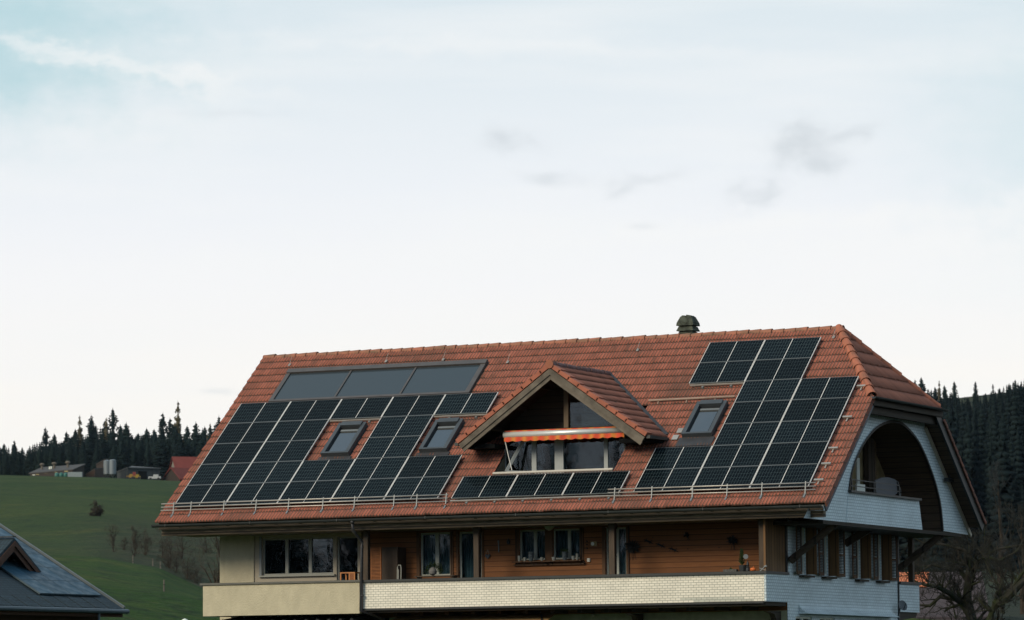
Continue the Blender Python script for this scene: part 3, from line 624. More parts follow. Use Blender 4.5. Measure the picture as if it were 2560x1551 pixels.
# barge trim along the rear slope of the gable wall
mb = MB(); mb.beam((XA+.03, 9.40, roof_under(9.40)-.16), (XA+.03, yr0-.02, FLZ-.04), .07, .11, up=(0, 1, 1)); mb.build('gable_trim', mat('pale_trim', (.42, .38, .30), .7, .3, var=.15), H)
mb = MB(); a = on_x(2000+1265*.29474, 900+1020*.29474, XA+.12); mb.box(a[0]-.06, a[0]+.06, a[1]-.28, a[1]+.28, a[2]-.05, a[2]+.06); mb.beam(a+[0, 0, .05], a+[0, .1, .35], .03, .03); mb.build('gable_lamp', m_darkmetal, H)
# hip eave: gutter, two stacked beams, soffit
mb = MB(); prof = [(XE+.13+.07*math.cos(t), HZ-.06+.07*math.sin(t)) for t in np.linspace(math.pi, 2*math.pi, 8)] + [(XE+.13+.058*math.cos(t), HZ-.06+.058*math.sin(t)) for t in np.linspace(2*math.pi, math.pi, 8)]
k = len(prof); v = [(x, HY0-.35, z) for x, z in prof] + [(x, HY1+.35, z) for x, z in prof]
mb.add(v, [tuple(range(k)), tuple(range(k, 2*k))[::-1]] + [(i, (i+1) % k, k+(i+1) % k, k+i) for i in range(k)]); mb.build('hip_gutter', m_gutter, H)
mb = MB(); mb.box(XE-.10, XE+.02, HY0-.02, HY1+.3, 10.44, 10.66); mb.build('hip_fascia', m_wooddark, H)
mb = MB(); mb.box(XE-.3, XE-.14, HY0-.2, HY1+.5, 10.22, 10.46); mb.build('hip_beam', m_wooddark, H)
mb = MB(); mb.box(XA-.3, XE-.12, HY0-.2, HY1+.4, 10.47, 10.5); mb.build('hip_soffit', mat('hip_soffit_boards', (.14, .11, .07), .8, .3, var=.3, stretch=(4, 1, 1)), H)
# rope-carved struts under the overhang
def strut(p, q, w_=.2, twist=True):
    p, q = np.array(p), np.array(q); mb = MB()
    if not twist: mb.beam(p, q, w_*.8, w_); return mb.build('strut', m_post, H)
    N_ = 26; d = q-p; L_ = np.linalg.norm(d); d /= L_; a = np.cross(d, (0, 0, 1)); a /= np.linalg.norm(a); b = np.cross(d, a); vv = []; ff = []; k = 20
    for i in range(N_*2+1):
        tt = i/(N_*2); ph = tt*9
        for j in range(k):
            th = 2*math.pi*j/k; r = w_*.5*(1+.16*math.cos(4*th-ph*2)) if .08 < tt < .95 else w_*.55
            vv.append(p+d*L_*tt+a*r*math.cos(th)+b*r*math.sin(th))
        if i:
            for j in range(k): ff.append(((i-1)*k+j, (i-1)*k+(j+1) % k, i*k+(j+1) % k, i*k+j))
    mb.add(vv, ff); return mb.build('strut', m_post, H, smooth=False)
strut((XG+.05, 2.03, 6.0), (XG+1.42, 2.1, 7.04)); strut((XG+.05, 6.42, 6.62), (XG+.8, 6.5, 7.04), twist=False); strut((XG+.05, 10.95, 6.0), (XG+1.42, 11.1, 7.04))
# carved post, door, loggia rail
q = [on_x(2060+x*.26786, 960+y*.26786, XG+.12) for x, y in ((390, 600), (460, 600), (320, 700), (332, 890), (285, 700))]
mb = MB(); mb.box(XG+.06, XG+.2, q[0][1], q[1][1]-.08, FLZ, 9.9); mb.build('loggia_post', m_post, H)
mb = MB()
for i in range(36):
    z = FLZ+.3+i*.07; y0 = q[1][1]-.12; mb.obox((XG+.14, y0, z), (.07, .0, .0), (0, .14, .09), (0, 0, .035))
mb.build('carved_edge', mat('carved_wood', (.15, .10, .055), .8, .3, var=.3), H)
mb = MB(); a = on_x(2060+315*.26786, 960+780*.26786, XG+.03); mb.box(XG+.012, XG+.05, a[1]-.1, a[1]+.12, FLZ+.1, 9.2); mb.build('loggia_door_frame', m_white, H)
mb = MB(); ry = [on_x(2060+x*.26786, 960+y*.26786, XA-.06) for x, y in ((260, 925), (470, 945), (700, 975))]
for yy in (ry[0][1], ry[1][1], ry[1][1]+.1, ry[2][1]): mb.box(XA-.08, XA-.05, yy-.02, yy+.02, pa[1], pa[1]+.42)
for z in (.2, .38): mb.box(XA-.075, XA-.055, ry[0][1]-.1, ry[2][1]+.05, pa[1]+z, pa[1]+z+.025)
mb.build('loggia_railing', m_darkmetal, H)
# chimney
CX, CY = 13.86, 6.95
mb = MB()
def frus(mb, z0, z1, w0, w1, d0, d1):
    w0, w1, d0, d1 = w0*.78, w1*.78, d0*.78, d1*.78; mb.hexa([(CX-w0, CY-d0, z0), (CX+w0, CY-d0, z0), (CX+w0, CY+d0, z0), (CX-w0, CY+d0, z0)], [(CX-w1, CY-d1, z1), (CX+w1, CY-d1, z1), (CX+w1, CY+d1, z1), (CX-w1, CY+d1, z1)])
mb.box(CX-.18, CX+.18, CY-.18, CY+.18, 12.2, 13.45); frus(mb, 12.99, 13.14, .345, .27, .345, .27); frus(mb, 13.16, 13.30, .355, .28, .355, .28); mb.box(CX-.34, CX+.34, CY-.34, CY+.34, 12.96, 12.99)
chm = mb.build('chimney', m_concrete, roof)
mb = MB(); frus(mb, 13.32, 13.42, .355, .335, .355, .335); frus(mb, 13.422, 13.602, .33, .225, .33, .225)
mb.hexa([(CX-.16, CY-.16, 13.602), (CX-.05, CY-.16, 13.602), (CX-.05, CY+.16, 13.602), (CX-.16, CY+.16, 13.602)], [(CX-.14, CY-.14, 13.64), (CX-.06, CY-.14, 13.635), (CX-.06, CY+.14, 13.635), (CX-.14, CY+.14, 13.64)])
mb.hexa([(CX-.02, CY-.16, 13.602), (CX+.16, CY-.16, 13.602), (CX+.16, CY+.16, 13.602), (CX-.02, CY+.16, 13.602)], [(CX+.01, CY-.14, 13.655), (CX+.14, CY-.14, 13.63), (CX+.14, CY+.14, 13.63), (CX+.01, CY+.14, 13.65)])
mb.build('chimney_cap', m_concrete, chm)
# ---- dormer
DXC, DY = 12.12, .84; DZ = 11.80; DH = 3.0; DSL = 2.13/3.0
dorm_o = H
def dz(x): return DZ-abs(x-DXC)*DSL
dl = math.hypot(1, DSL); dcx, dcz = 1/dl, DSL/dl
def y_on_roof(z): # y of main tile plane at height z
    s = (z-ZO-TN*CP)/SP; return s*CP-TN*SP
def dormer_side(sign):
    def mp(u, s, n):   # u: along y back from verge, s: distance up the slope from the eave
        x = DXC+sign*(DH-s*dcx+n*dcz); z = DZ-DH*DSL+s*dcz+n*dcx; return np.stack([x, DY+u, z], 1)
    SL = DH*dl
    lim = lambda s: max(.05, y_on_roof(DZ-DH*DSL+s*dcz)-DY+.06)
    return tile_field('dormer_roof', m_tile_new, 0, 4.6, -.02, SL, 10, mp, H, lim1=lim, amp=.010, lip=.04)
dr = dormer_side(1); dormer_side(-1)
mb = MB(); cappings(mb, (DXC, DY-.06, DZ+.03), (DXC, DY+4.3, DZ+.03), .34, .12, .10, (0, 0, 1)); mb.build('dormer_ridge_tiles', m_ridge_dark, dr)
mb = MB(); mb.tube([(DXC, DY-.09, DZ+.0), (DXC, DY-.03, DZ+.0)], .125, 14); mb.build('ridge_end_disc', m_ridge_hip, dr)
# verge tiles along both rakes (flat, overlapping) and deck
for sg in (1, -1):
    mb = MB(); SL = DH*dl; k = 10
    for i in range(k):
        s0, s1 = SL*i/k-.02, SL*(i+1)/k+.02
        def pt(s, n, yy): return (DXC+sg*(DH-s*dcx+n*dcz), yy, DZ-DH*DSL+s*dcz+n*dcx)
        q0 = [pt(s0, -.06, DY-.06), pt(s0, -.06, DY+.30), pt(s1, -.075, DY+.30), pt(s1, -.075, DY-.06)]; q1 = [pt(s0, .075, DY-.06), pt(s0, .065, DY+.30), pt(s1, .03, DY+.30), pt(s1, .035, DY-.06)]
        if sg < 0: q0 = q0[::-1]; q1 = q1[::-1]
        mb.hexa(q0, q1)
    mb.build('dormer_verge_tiles', mat('verge_clay', (.36, .125, .078), .8, .3, var=.15, vscale=2), dr)
    for (off, th, yy, hh, nm) in ((-.17, .05, DY-.045, .15, 'bargeboard'), (-.30, .05, DY-.01, .12, 'bargeboard_lower')):
        mb = MB()
        def pt2(s, n): return (DXC+sg*(DH-s*dcx+n*dcz), DZ-DH*DSL+s*dcz+n*dcx)
        smx = lambda n: SL+n*DSL-.0     # mitre at the apex
        p = [pt2(-.02, off-hh/2), pt2(smx(off-hh/2), off-hh/2), pt2(smx(off+hh/2), off+hh/2), pt2(-.02, off+hh/2)]
        p[1] = (DXC+sg*.002, p[1][1]); p[2] = (DXC+sg*.002, p[2][1])
        if sg < 0: p = p[::-1]
        mb.poly_y(p, yy, yy+th); mb.build(nm, m_greybeam, dr)
    mb = MB()   # soffit deck
    p = [pt2(-.0, -.1), pt2(smx(-.1), -.1), pt2(smx(-.06), -.06), pt2(-.0, -.06)]
    if sg < 0: p = p[::-1]
    mb.poly_y(p, DY+.04, 4.4)
    for s in (.9, 1.9, 2.9):   # purlins
        cx_, cz_ = pt2(s, -.17); mb.box(cx_-.06, cx_+.06, DY+.05, 1.95, cz_-.07, cz_+.05)
    mb.build('dormer_soffit', m_wooddark, dr)
    mb = MB()
    x0 = DXC+sg*(DH+.06); z0 = DZ-DH*DSL-.06
    mb.box(x0-.06, x0+.06, DY-.0, 2.35, z0-.06, z0+.03); mb.build('dormer_gutter', m_gutter, dr)
    mb = MB(); xa, xb = sorted((DXC+sg*1.99, DXC+sg*(DH-.02))); mb.box(xa, xb, DY+.35, 3.4, z0-.14, z0-.02); mb.build('dormer_eave_soffit', m_black, dr)
# valley flashing on the right
mb = MB(); a = np.array([DXC, y_on_roof(DZ)-.02, DZ+.05]); zz = DZ-DH*DSL; b = np.array([DXC+DH, y_on_roof(zz), zz+.07]); mb.beam(a, b, .10, .03, up=(0, -SP, CP)); b2 = np.array([DXC-DH, y_on_roof(zz), zz+.07]); mb.beam(a, b2, .10, .03, up=(0, -SP, CP))
mb.build('valley_flashing', mat('valley_lead', (.03, .03, .035), .5, .3, var=.2), dr)
mb = MB()
for s_, w_ in ((2.62, .18), (2.95, .16)): q = RP(15.35+(s_-2.62)*.15, s_, TN+.05); mb.obox(q, (w_, 0, 0), np.array([0, CP, SP])*.22, np.array([0, -SP, CP])*.02)
mb.build('flashing_plate', m_steel, dr)
# dormer wall, upper dark gable, windows
YD = 1.95; zs_ = 8.55
mb = MB(); mb.add([(10.1, YD+.35, 9.95), (14.05, YD+.35, 9.95), (14.05, YD+.35, dz(14.05)-.1), (DXC, YD+.35, DZ-.15), (10.1, YD+.35, dz(10.1)-.1)], [(0, 1, 2, 3, 4)]); mb.build('dormer_gable', m_wooddark, dr)
mb = MB(); mb.box(10.0, 14.2, YD-.04, YD+.06, 9.93, 10.02); mb.build('dormer_beam', m_wooddark, dr)
mb = MB(); mb.box(DXC-.07, DXC+.07, YD-.08, YD+.06, 10.02, DZ-.22); mb.build('king_post', plank_mat('kingpost_wood', (.15, .12, .08), (.07, .055, .04), ph=.5, vertical=True), dr)
g = MB(); g.box(DXC+.1, 13.7, YD+.0, YD+.01, 10.03, 10.75); g.build('gable_glazing', m_glass, dr)
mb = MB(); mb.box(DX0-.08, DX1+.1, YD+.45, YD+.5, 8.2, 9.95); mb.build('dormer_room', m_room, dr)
mb = MB(); mb.box(DX0, DX1, RP(0, DS0, -.2)[1], YD+.4, 8.2, 8.26); mb.build('dormer_ledge', m_smooth, dr)
m_cheek = mat('cheek_board', (.12, .115, .09), .8, .3, var=.2)
for xx in (DX0-.06, DX1+.01):
    mb = MB(); mb.poly_x([(y_on_roof(8.75), 8.2), (YD+.45, 8.2), (YD+.45, 9.95), (y_on_roof(9.5), 9.5-.06), (y_on_roof(8.75), 8.75-.06)], xx, xx+.05); mb.build('dormer_cheek', m_cheek, dr)
def dbar(x0, x1, z0=8.26, z1=9.93, y=YD, m=m_dormframe):
    mb = MB(); mb.box(x0, x1, y-.03, y+.04, z0, z1); return mb
wmb = MB()
for a, b in ((10.98, 11.13), (11.72, 12.0), (13.30, 13.42), (13.93, 13.98), (10.1, 10.14)): wmb.box(a, b, YD-.03, YD+.04, 8.26, 9.93)
for a, b in ((10.14, 10.98), (11.13, 11.72), (12.0, 13.30), (13.42, 13.93)): wmb.box(a, b, YD-.02, YD+.03, 8.26, 8.80 if a < 11.5 else 8.72); wmb.box(a, b, YD-.02, YD+.03, 9.86, 9.93)
dw = wmb.build('dormer_window', m_dormframe, dr)
for a, b in ((10.14, 10.98), (11.13, 11.72), (12.0, 13.30), (13.42, 13.93)):
    g = MB(); g.box(a, b, YD, YD+.01, 8.7, 9.86); g.build('pane', m_glass, dw)
mb = MB(); p1 = on_y(1120+715*.20292, 1040+690*.20292, YD-.5); p2 = on_y(1120+925*.20292, 1040+310*.20292, YD-.15); mb.beam(p1, p2, .05, .09); mb.beam(p1, (11.0, YD-.1, p1[2]-.03), .05, .09); mb.beam(p2, (11.0, YD-.06, p2[2]), .05, .07); mb.build('tilted_casement', m_dormframe, dw)
mb = MB(); mb.beam(RP(DX0+.0, DS0-.03, TN+.06), RP(DX1-.02, DS0-.03, TN+.06), .08, .03, up=(0, -SP, CP)); mb.build('dormer_sill', mat('pale_sill', (.50, .47, .41), .6, .4, var=.08), dr)
# skylights
def skylight(X0, X1, s0, s1, apron):
    mb = MB(); fr = .12; h0, h1 = -.17, .02
    def sl(a, b, c, d, n0=h0, n1=h1): slab(mb, a, b, c, d, n0, n1)
    sl(X0, X0+fr, s0, s1); sl(X1-fr, X1, s0, s1); sl(X0+fr, X1-fr, s0, s0+fr*.6); sl(X0+fr, X1-fr, s1-fr*1.6, s1, h0, h1+.04)
    o = mb.build('skylight', mat('skylight_frame', (.05, .058, .066), .45, .4, var=.15), H)
    return o, (X0, X1, s0, s1, apron)
for X0, X1, s0, s1, ap in ((3.98, 4.92, 2.44, 4.0, .16), (7.28, 8.2, 2.46, 3.96, .16), (15.66, 16.6, 2.72, 4.32, .42)):
    o, _ = skylight(X0, X1, s0, s1, ap)
    g = MB(); slab(g, X0+.19, X1-.19, s0+.14, s1-.45, -.10, -.06); g.build('pane', m_glassblue, o)
    g = MB(); slab(g, X0+.12, X1-.12, s0+.072, s1-.192, -.15, -.102); g.build('skylight_sash', mat('sash_dark', (.022, .025, .028), .5, .4), o)
    g = MB(); slab(g, X0+.17, X1-.17, s1-.36, s1-.28, -.10, -.05); g.build('skylight_shade', m_aludull, o)
    g = MB(); slab(g, X0-.08, X1+.08, s0-ap, s0-.002, TN+.03, TN+.055); g.build('skylight_apron', mat('lead_apron', (.04, .043, .05), .6, .3, var=.2), o)

# ------------------------------------------------------------------ solar thermal collectors (three glazed boxes in one frame)
T = thing('thermal_collector', 'wide grey glass solar heating collector with three panes above the left solar panels', 'solar collector', tuple(RP(.9, 5.6, 0)))
mb = MB(); slab(mb, .88, 7.80, 5.42, 5.52, -.17, -.05); slab(mb, .88, 7.80, 6.94, 7.14, -.17, -.02); slab(mb, .88, 1.02, 5.52, 6.94, -.17, -.05); slab(mb, 7.64, 7.80, 5.52, 6.94, -.17, -.05)
for x in (3.17, 5.42): slab(mb, x-.03, x+.03, 5.52, 6.94, -.17, -.055)
mb.build('frame', mat('collector_frame', (.075, .068, .066), .5, .4, var=.15), T)
for a, b in ((1.02, 3.14), (3.20, 5.39), (5.45, 7.64)):
    g = MB(); slab(g, a+.003, b-.003, 5.523, 6.937, -.12, -.085); g.build('glass_pane', m_glassroof, T)

# ------------------------------------------------------------------ photovoltaic modules
PW, PH = 1.755, 1.043
def panel_proto():
    t = thing('solar_panel', '', 'solar panel', (0, 0, 0), 'solar panels on the tiled roof')
    mb = MB(); uv = []
    mb.add([(.012, .012, -.002), (PW-.012, .012, -.002), (PW-.012, PH-.012, -.002), (.012, PH-.012, -.002)], [(0, 1, 2, 3)], [[(.0, .0), (PW-.024, 0), (PW-.024, PH-.024), (0, PH-.024)]])
    mb.build('cells', m_pv, t)
    mb = MB(); mb.box(0, .012, 0, PH, -.035, .003); mb.box(PW-.012, PW, 0, PH, -.035, .003); mb.box(.012, PW-.012, 0, .008, -.035, .001); mb.box(.012, PW-.012, PH-.008, PH, -.035, .001); fo = mb.build('frame', m_alu, t); fo.data.materials.append(m_aludull)
    for p_ in fo.data.polygons[12:]: p_.material_index = 1
    mb = MB(); mb.box(PW/2-.0075, PW/2+.0075, .011, PH-.011, -.0015, .0005); mb.build('centre_line', m_alu, t)
    t.rotation_euler = (PITCH, 0, 0); return t
proto = None; ORD = ['bottom', 'second', 'third', 'fourth', 'fifth', 'sixth', 'top']
RX, RS, MX = 15.075, -.019, 9.317
cells = []
for c in range(5):
    for r in range(5):
        if c in (2, 4) and r in (2, 3): continue
        cells.append(('left', c, r, 5, c*1.775, r*1.0633))
for c, rows in ((0, (0, 1, 5, 6)), (1, range(7)), (2, range(5))):
    for r in rows: cells.append(('right', c, r, 7, RX+c*1.775, RS+r*1.0633))
for c in range(3): cells.append(('strip', c, 0, 1, MX+c*1.775, -.04))
cn = ['first', 'second', 'third', 'fourth', 'fifth']
# label columns by their place in that row
for (arr, c, r, nr, X, s) in cells:
    rowcells = sorted({q[1] for q in cells if q[0] == arr and q[2] == r}); idx = rowcells.index(c)
    if arr == 'strip': lab = ['left', 'middle', 'right'][c] + ' dark solar panel in the single row under the dormer window'
    else:
        rn = 'top' if r == nr-1 else ORD[r]; rn = rn if rn in ('top', 'bottom') else rn+' from the bottom'
        lab = '%s solar panel from left, row %s, %s roof array' % (cn[idx], rn, arr)
        if rn in ('top', 'bottom'): lab = '%s solar panel from left, %s row of the %s roof array' % (cn[idx], rn, arr)
    loc = tuple(RP(X, s, 0))
    if proto is None: proto = panel_proto(); proto.location = loc; proto['label'] = lab
    else: dup(proto, loc, lab)
# mounting rails and hooks
def rail_set(label, X0, X1, s, hooks):
    t = thing('mounting_rail', label, 'mounting rail', tuple(RP(X0, s, -.1)), 'mounting rails of the solar panels')
    mb = MB(); slab(mb, X0, X1, s-.02, s+.02, -.085, -.045); mb.build('rail', m_steel, t)
    mb = MB()
    for x in hooks: slab(mb, x-.03, x+.03, s-.08, s+.03, -.15, -.088)
    mb.build('hooks', m_aludull, t)
rail_set('steel rail under the solar panels below the dormer', MX-.03, MX+5.36, -.10, [MX+.5+.9*i for i in range(6)])
rail_set('short steel rail under the top left-array panels above left skylight', 3.5, 5.4, 4.22, [4.0, 4.9])
rail_set('short steel rail at the right end of the top row beside the dormer', 7.0, 8.95, 4.22, [7.6, 8.5])
rail_set('short steel rail under the raised top panels of the right array', 15.1, 16.9, 5.27, [15.5, 16.4])
SX = RX+3*1.775
for i, s in enumerate((4.88, 3.36, 1.86, 1.12, .36)):
    t = tag(MB().build('rail_end', m_steel, None, (0, 0, 0)) if False else (lambda mb: (slab(mb, SX+.02, SX+.30, s-.03, s+.03, -.10, -.05), slab(mb, SX+.14, SX+.18, s-.16, s-.03, -.16, -.1), mb.build('rail_end', m_steel, None, tuple(RP(SX, s, 0))))[-1])(MB()),
        'pale metal rail end sticking out right of panels, %s from the top' % ['first', 'second', 'third', 'fourth', 'fifth'][i], 'rail end', 'rail ends beside the right solar array')
# snow guards
def snow_guard(label, X0, X1, xs_):
    t = thing('snow_guard', label, 'snow guard', tuple(RP(X0, -.1, TN)), 'snow guards along the eave')
    for k, (ds, nn) in enumerate(((.10, .20), (.03, .13), (-.05, .07))):
        mb = MB(); mb.tube([RP(X0, ds-.05, TN+nn+.03), RP(X1, ds-.05, TN+nn+.03)], .019, 8); mb.build('rail', m_steel, t, smooth=True)
    for x in xs_:
        mb = MB(); a = RP(x, -.20, TN+.03); b = RP(x, -.16, TN+.12); c = RP(x, .09, TN+.26)
        mb.beam(RP(x, -.36, TN+.03), RP(x, -.16, TN+.035), .05, .03, up=(0, -SP, CP)); mb.beam(RP(x, -.18, TN+.03), c, .025, .045, up=(0, -SP, CP)); mb.build('bracket', m_aludull, t)
snow_guard('long three-pipe snow guard on the eave below the left solar panels', -.42, 9.2, [0.02, .62, 1.75, 2.85, 3.95, 5.1, 6.15, 7.45, 8.2, 9.15])
snow_guard('shorter three-pipe snow guard on the eave below the right solar panels', 14.28, 20.6, [14.5, 15.65, 16.9, 17.95, 19.0, 20.3])
mb = MB(); mb.tube([RP(14.0, 4.6, TN+.10), RP(16.72, 4.62, TN+.10)], .032, 8)
for x in (14.3, 15.2, 16.1): mb.beam(RP(x, 4.5, TN+.03), RP(x, 4.62, TN+.08), .03, .03)
tag(mb.build('snow_pole', mat('weathered_pole', (.33, .24, .19), .8, .3, var=.2), None, tuple(RP(14, 4.6, TN))), 'thin weathered pole lying across the tiles above the right skylight', 'pole')
mb = MB()
for (px, py, hl) in ((720, 916, 'at the far left above the thermal collector'), (961, 907, 'above the right end of the thermal collector'), (1104, 903, 'between thermal collector and dormer ridge'), (1265, 909, 'above the left slope of the dormer'), (1590, 879, 'right of the dormer ridge below the main ridge'), (2080, 847, 'at the far right beside the hip tiles')):
    v = ray(px, py); nrm = np.array([0, -SP, CP]); p0 = RP(0, 0, TN+.05); q = CAM+v*(((p0-CAM)@nrm)/(v@nrm))
    o = tag((lambda mb: (mb.obox(q, (.07, 0, 0), np.array([0, CP, SP])*.12, nrm*.02), mb.beam(q+[.03, 0, .02], q+[.06, .15, .30], .008, .008), mb.build('roof_hook', m_steel, None, tuple(q)))[-1])(MB()), 'small steel roof hook '+hl, 'roof hook', 'small hooks on the upper roof')

# ------------------------------------------------------------------ awning in the dormer
AX0, AX1 = 10.36, 14.12; AYf = 1.25
a0 = on_y(1120+690*.20292, 1040+228*.20292, AYf); a1 = on_y(1120+2150*.20292, 1040+190*.20292, AYf)
T = thing('awning', 'retracted orange and yellow striped awning with silver casing under dormer gable', 'awning', tuple(a0))
zt = (a0[2]+a1[2])/2
mb = MB(); mb.tube([(a0[0], AYf, zt), (a1[0], AYf, zt)], .088, 18); mb.build('cassette', mat('silver_casing', (.62, .64, .64), .35, .6, metal=.3, var=.04), T, smooth=True)
mb = MB(); k = 150; v = []; f = []; uvs = []
for i in range(k+1):
    x = a0[0]+.02+(a1[0]-a0[0]+.05)*i/k; drop = .14+.028*abs(math.sin((x-a0[0])*math.pi/.29))-.03; yy = AYf-.05+.012*math.sin(x*23)
    v += [(x, yy, zt-.07), (x, yy-.01, zt-.07-drop)]
    if i: f.append((2*i-2, 2*i, 2*i+1, 2*i-1)); uvs.append([(v[2*i-2][0], 1), (x, 1), (x, 0), (v[2*i-2][0], 0)])
mb.add(v, f, uvs)
def stripe_mat():
    m = bpy.data.materials.new('awning_stripes'); m.use_nodes = True; nt = m.node_tree; N = nt.nodes.new; L = nt.links.new; b = nt.nodes['Principled BSDF']; b.inputs['Roughness'].default_value = .85
    uv = N('ShaderNodeUVMap'); sp = N('ShaderNodeSeparateXYZ'); L(uv.outputs[0], sp.inputs[0]); mm = N('ShaderNodeMath'); mm.operation = 'MULTIPLY'; mm.inputs[1].default_value = 2*math.pi/.355; L(sp.outputs[0], mm.inputs[0])
    sn = N('ShaderNodeMath'); sn.operation = 'SINE'; L(mm.outputs[0], sn.inputs[0]); r = N('ShaderNodeValToRGB'); mr = N('ShaderNodeMapRange'); mr.inputs[1].default_value = -1; L(sn.outputs[0], mr.inputs[0]); L(mr.outputs[0], r.inputs[0])
    e = r.color_ramp.elements; e[0].color = (.56, .065, .026, 1); e[1].color = (.95, .38, .03, 1); e[0].position = .15; q = e.new(.6); q.color = (.57, .11, .028, 1); e[2].position = 1.0; e[2].color = (.54, .20, .035, 1); L(r.outputs[0], b.inputs['Base Color']); return m
m_str = stripe_mat()
mb.build('valance', m_str, T)
mb = MB(); mb.box(a0[0]+.03, a1[0]-.03, AYf-.02, AYf+.6, zt+.088, zt+.12); mb.build('rolled_fabric', m_str, T)
mb = MB(); mb.tube([(a0[0]+.02, AYf-.03, zt-.05), (a0[0]+.12, AYf+.1, 9.1), (a0[0]+.2, AYf+.1, 8.8)], .012, 6); mb.build('crank_rod', m_alu, T)
mb = MB()
for x in (a0[0]+.35, a1[0]-.35): mb.beam((x, AYf, zt+.02), (x, YD-.05, zt+.05), .05, .06)
mb.build('arm', m_aludull, T)

# ------------------------------------------------------------------ things on the balcony
def put(name, m, mb, label, cat, loc, group=None): return tag(mb.build(name, m, None, loc), label, cat, group)
c = on_y(480+1610*.24351, 1260+740*.24351, .75)
T = thing('wooden_crate_table', 'small bright wooden slatted box standing on the beige balcony', 'wooden box', (c[0], .75, 4.84))
mb = MB(); L0 = c[0]-.28; top = on_y(480+1600*.24351, 1260+702*.24351, .75)[2]
mb.box(L0, L0+.5, .72, 1.1, top-.035, top); mb.build('top', mat('pine_wood', (.42, .18, .07), .7, .3, var=.2), T)
for (a, b) in ((L0, L0+.04), (L0+.29, L0+.33), (L0+.46, L0+.5)):
    mb = MB(); mb.box(a, b, .72, .76, 4.85, top-.036); mb.box(a, b, 1.06, 1.1, 4.85, top-.036); mb.build('leg', mat('pine_leg', (.40, .17, .065), .7, .3, var=.2), T)
mb = MB()
for i in range(4): mb.box(L0+.332+i*.031, L0+.332+i*.031+.024, .725, .745, 4.9, top-.037)
mb.build('slats', mat('pine_slats', (.26, .10, .04), .7, .3, var=.2), T)
# louvred cabinet
T = thing('louvred_cabinet', 'tall wooden louvred cabinet in dark corner of the balcony', 'cabinet', (5.9, 1.6, 4.84))
p = on_y(480+1835*.24351, 1260+450*.24351, 1.3); p2 = on_y(480+1945*.24351, 1260+440*.24351, 1.3); p3 = on_y(480+2110*.24351, 1260+470*.24351, 1.3)
mw = mat('cabinet_wood', (.26, .10, .035), .7, .3, var=.25, stretch=(1, 5, 1)); mwd = mat('cabinet_dark', (.05, .035, .025), .7, .3)
mb = MB(); mb.box(p[0], p3[0], 1.32, 1.85, 4.85, p[2]); mb.build('carcass', mwd, T)
mb = MB(); mb.box(p[0], p[0]+.04, 1.28, 1.318, 4.85, p[2]); mb.box(p2[0]-.04, p2[0], 1.28, 1.318, 4.85, p[2]); mb.box(p[0]+.04, p2[0]-.04, 1.28, 1.318, p[2]-.05, p[2]); d_ = mb.build('door', mw, T)
mb = MB(); z = 4.9
while z < p[2]-.08: mb.box(p[0]+.042, p2[0]-.042, 1.285, 1.315, z, z+.03); z += .042
mb.build('slats', mw, d_)
mb = MB(); mb.box(p2[0]+.02, p3[0]-.0, 1.29, 1.318, 4.85, p3[2]-.02); mb.build('side_door', mwd, T)
# folded chair / frame
mb = MB(); q = on_y(480+2110*.24351, 1260+630*.24351, 1.0); mb.tube([q+[-.02, 0, -.9], q+[0, 0, -.05], q+[.03, 0, 0], q+[.10, 0, 0], q+[.12, 0, -.08], q+[.10, 0, -.9]], .016, 6)
mb.tube([q+[.02, 0, -.9], q+[.03, 0, -.3], q+[.03, 0, -.12]], .014, 6); put('folded_chair', m_framegrey, mb, 'pale metal frame of folded chair leaning beside balcony cabinet', 'folding chair', (q[0], 1.0, 4.84))
# heart, clock, box, wall ornaments
def heart_mesh(c, s, t=.03):
    pts = []
    for k in range(24):
        a = 2*math.pi*k/24; pts.append((c[0]+s*16*math.sin(a)**3/17, c[2]+s*(13*math.cos(a)-5*math.cos(2*a)-2*math.cos(3*a)-math.cos(4*a))/17))
    return MB().poly_y(pts[::-1], c[1]-t, c[1])
c = on_y(1000+967*.22727, 1280+488*.22727, YW-.03)
T = thing('heart_ornament', 'grey heart ornament hung by a string left of the kitchen windows', 'wall ornament', tuple(c))
heart_mesh(c, .085).build('heart', mat('grey_blue_heart', (.06, .075, .09), .7, .3), T); mb = MB(); mb.beam(c+[-.04, -.01, .08], c+[0, -.01, .19], .006, .006); mb.beam(c+[.04, -.01, .08], c+[0, -.01, .19], .006, .006); mb.build('string', m_steel, T)
c = on_y(1000+1598*.22727, 1280+575*.22727, YW-.03); o = heart_mesh(c, .045).build('heart_ornament', m_darkmetal, None, tuple(c)); tag(o, 'tiny dark metal heart hanging below the window ledge between two windows', 'wall ornament')
c = on_y(1000+2132*.22727, 1280+352*.22727, YW-.02)
T = thing('wall_clock', 'small wall clock with brass housing right of the kitchen windows', 'clock', tuple(c))
mb = MB(); mb.box(c[0]-.09, c[0]+.1, c[1]-.03, c[1], c[2]-.07, c[2]+.07); mb.build('housing', mat('brass', (.28, .20, .07), .5, .5, var=.2), T)
mb = MB(); mb.tube([c+[-.02, -.05, 0], c+[-.02, -.03, 0]], .05, 16); mb.build('face', m_white, T)
c = on_y(1000+2080*.22727, 1280+530*.22727, YW); mb = MB(); mb.box(c[0]-.04, c[0]+.045, YW-.05, YW-.002, c[2]-.05, c[2]+.05); mb.box(c[0]-.03, c[0]+.03, YW-.06, YW-.051, c[2]-.01, c[2]+.04); put('socket_box', m_white, mb, 'small white electric box on wooden wall below the clock', 'switch box', (c[0], YW, c[2]))
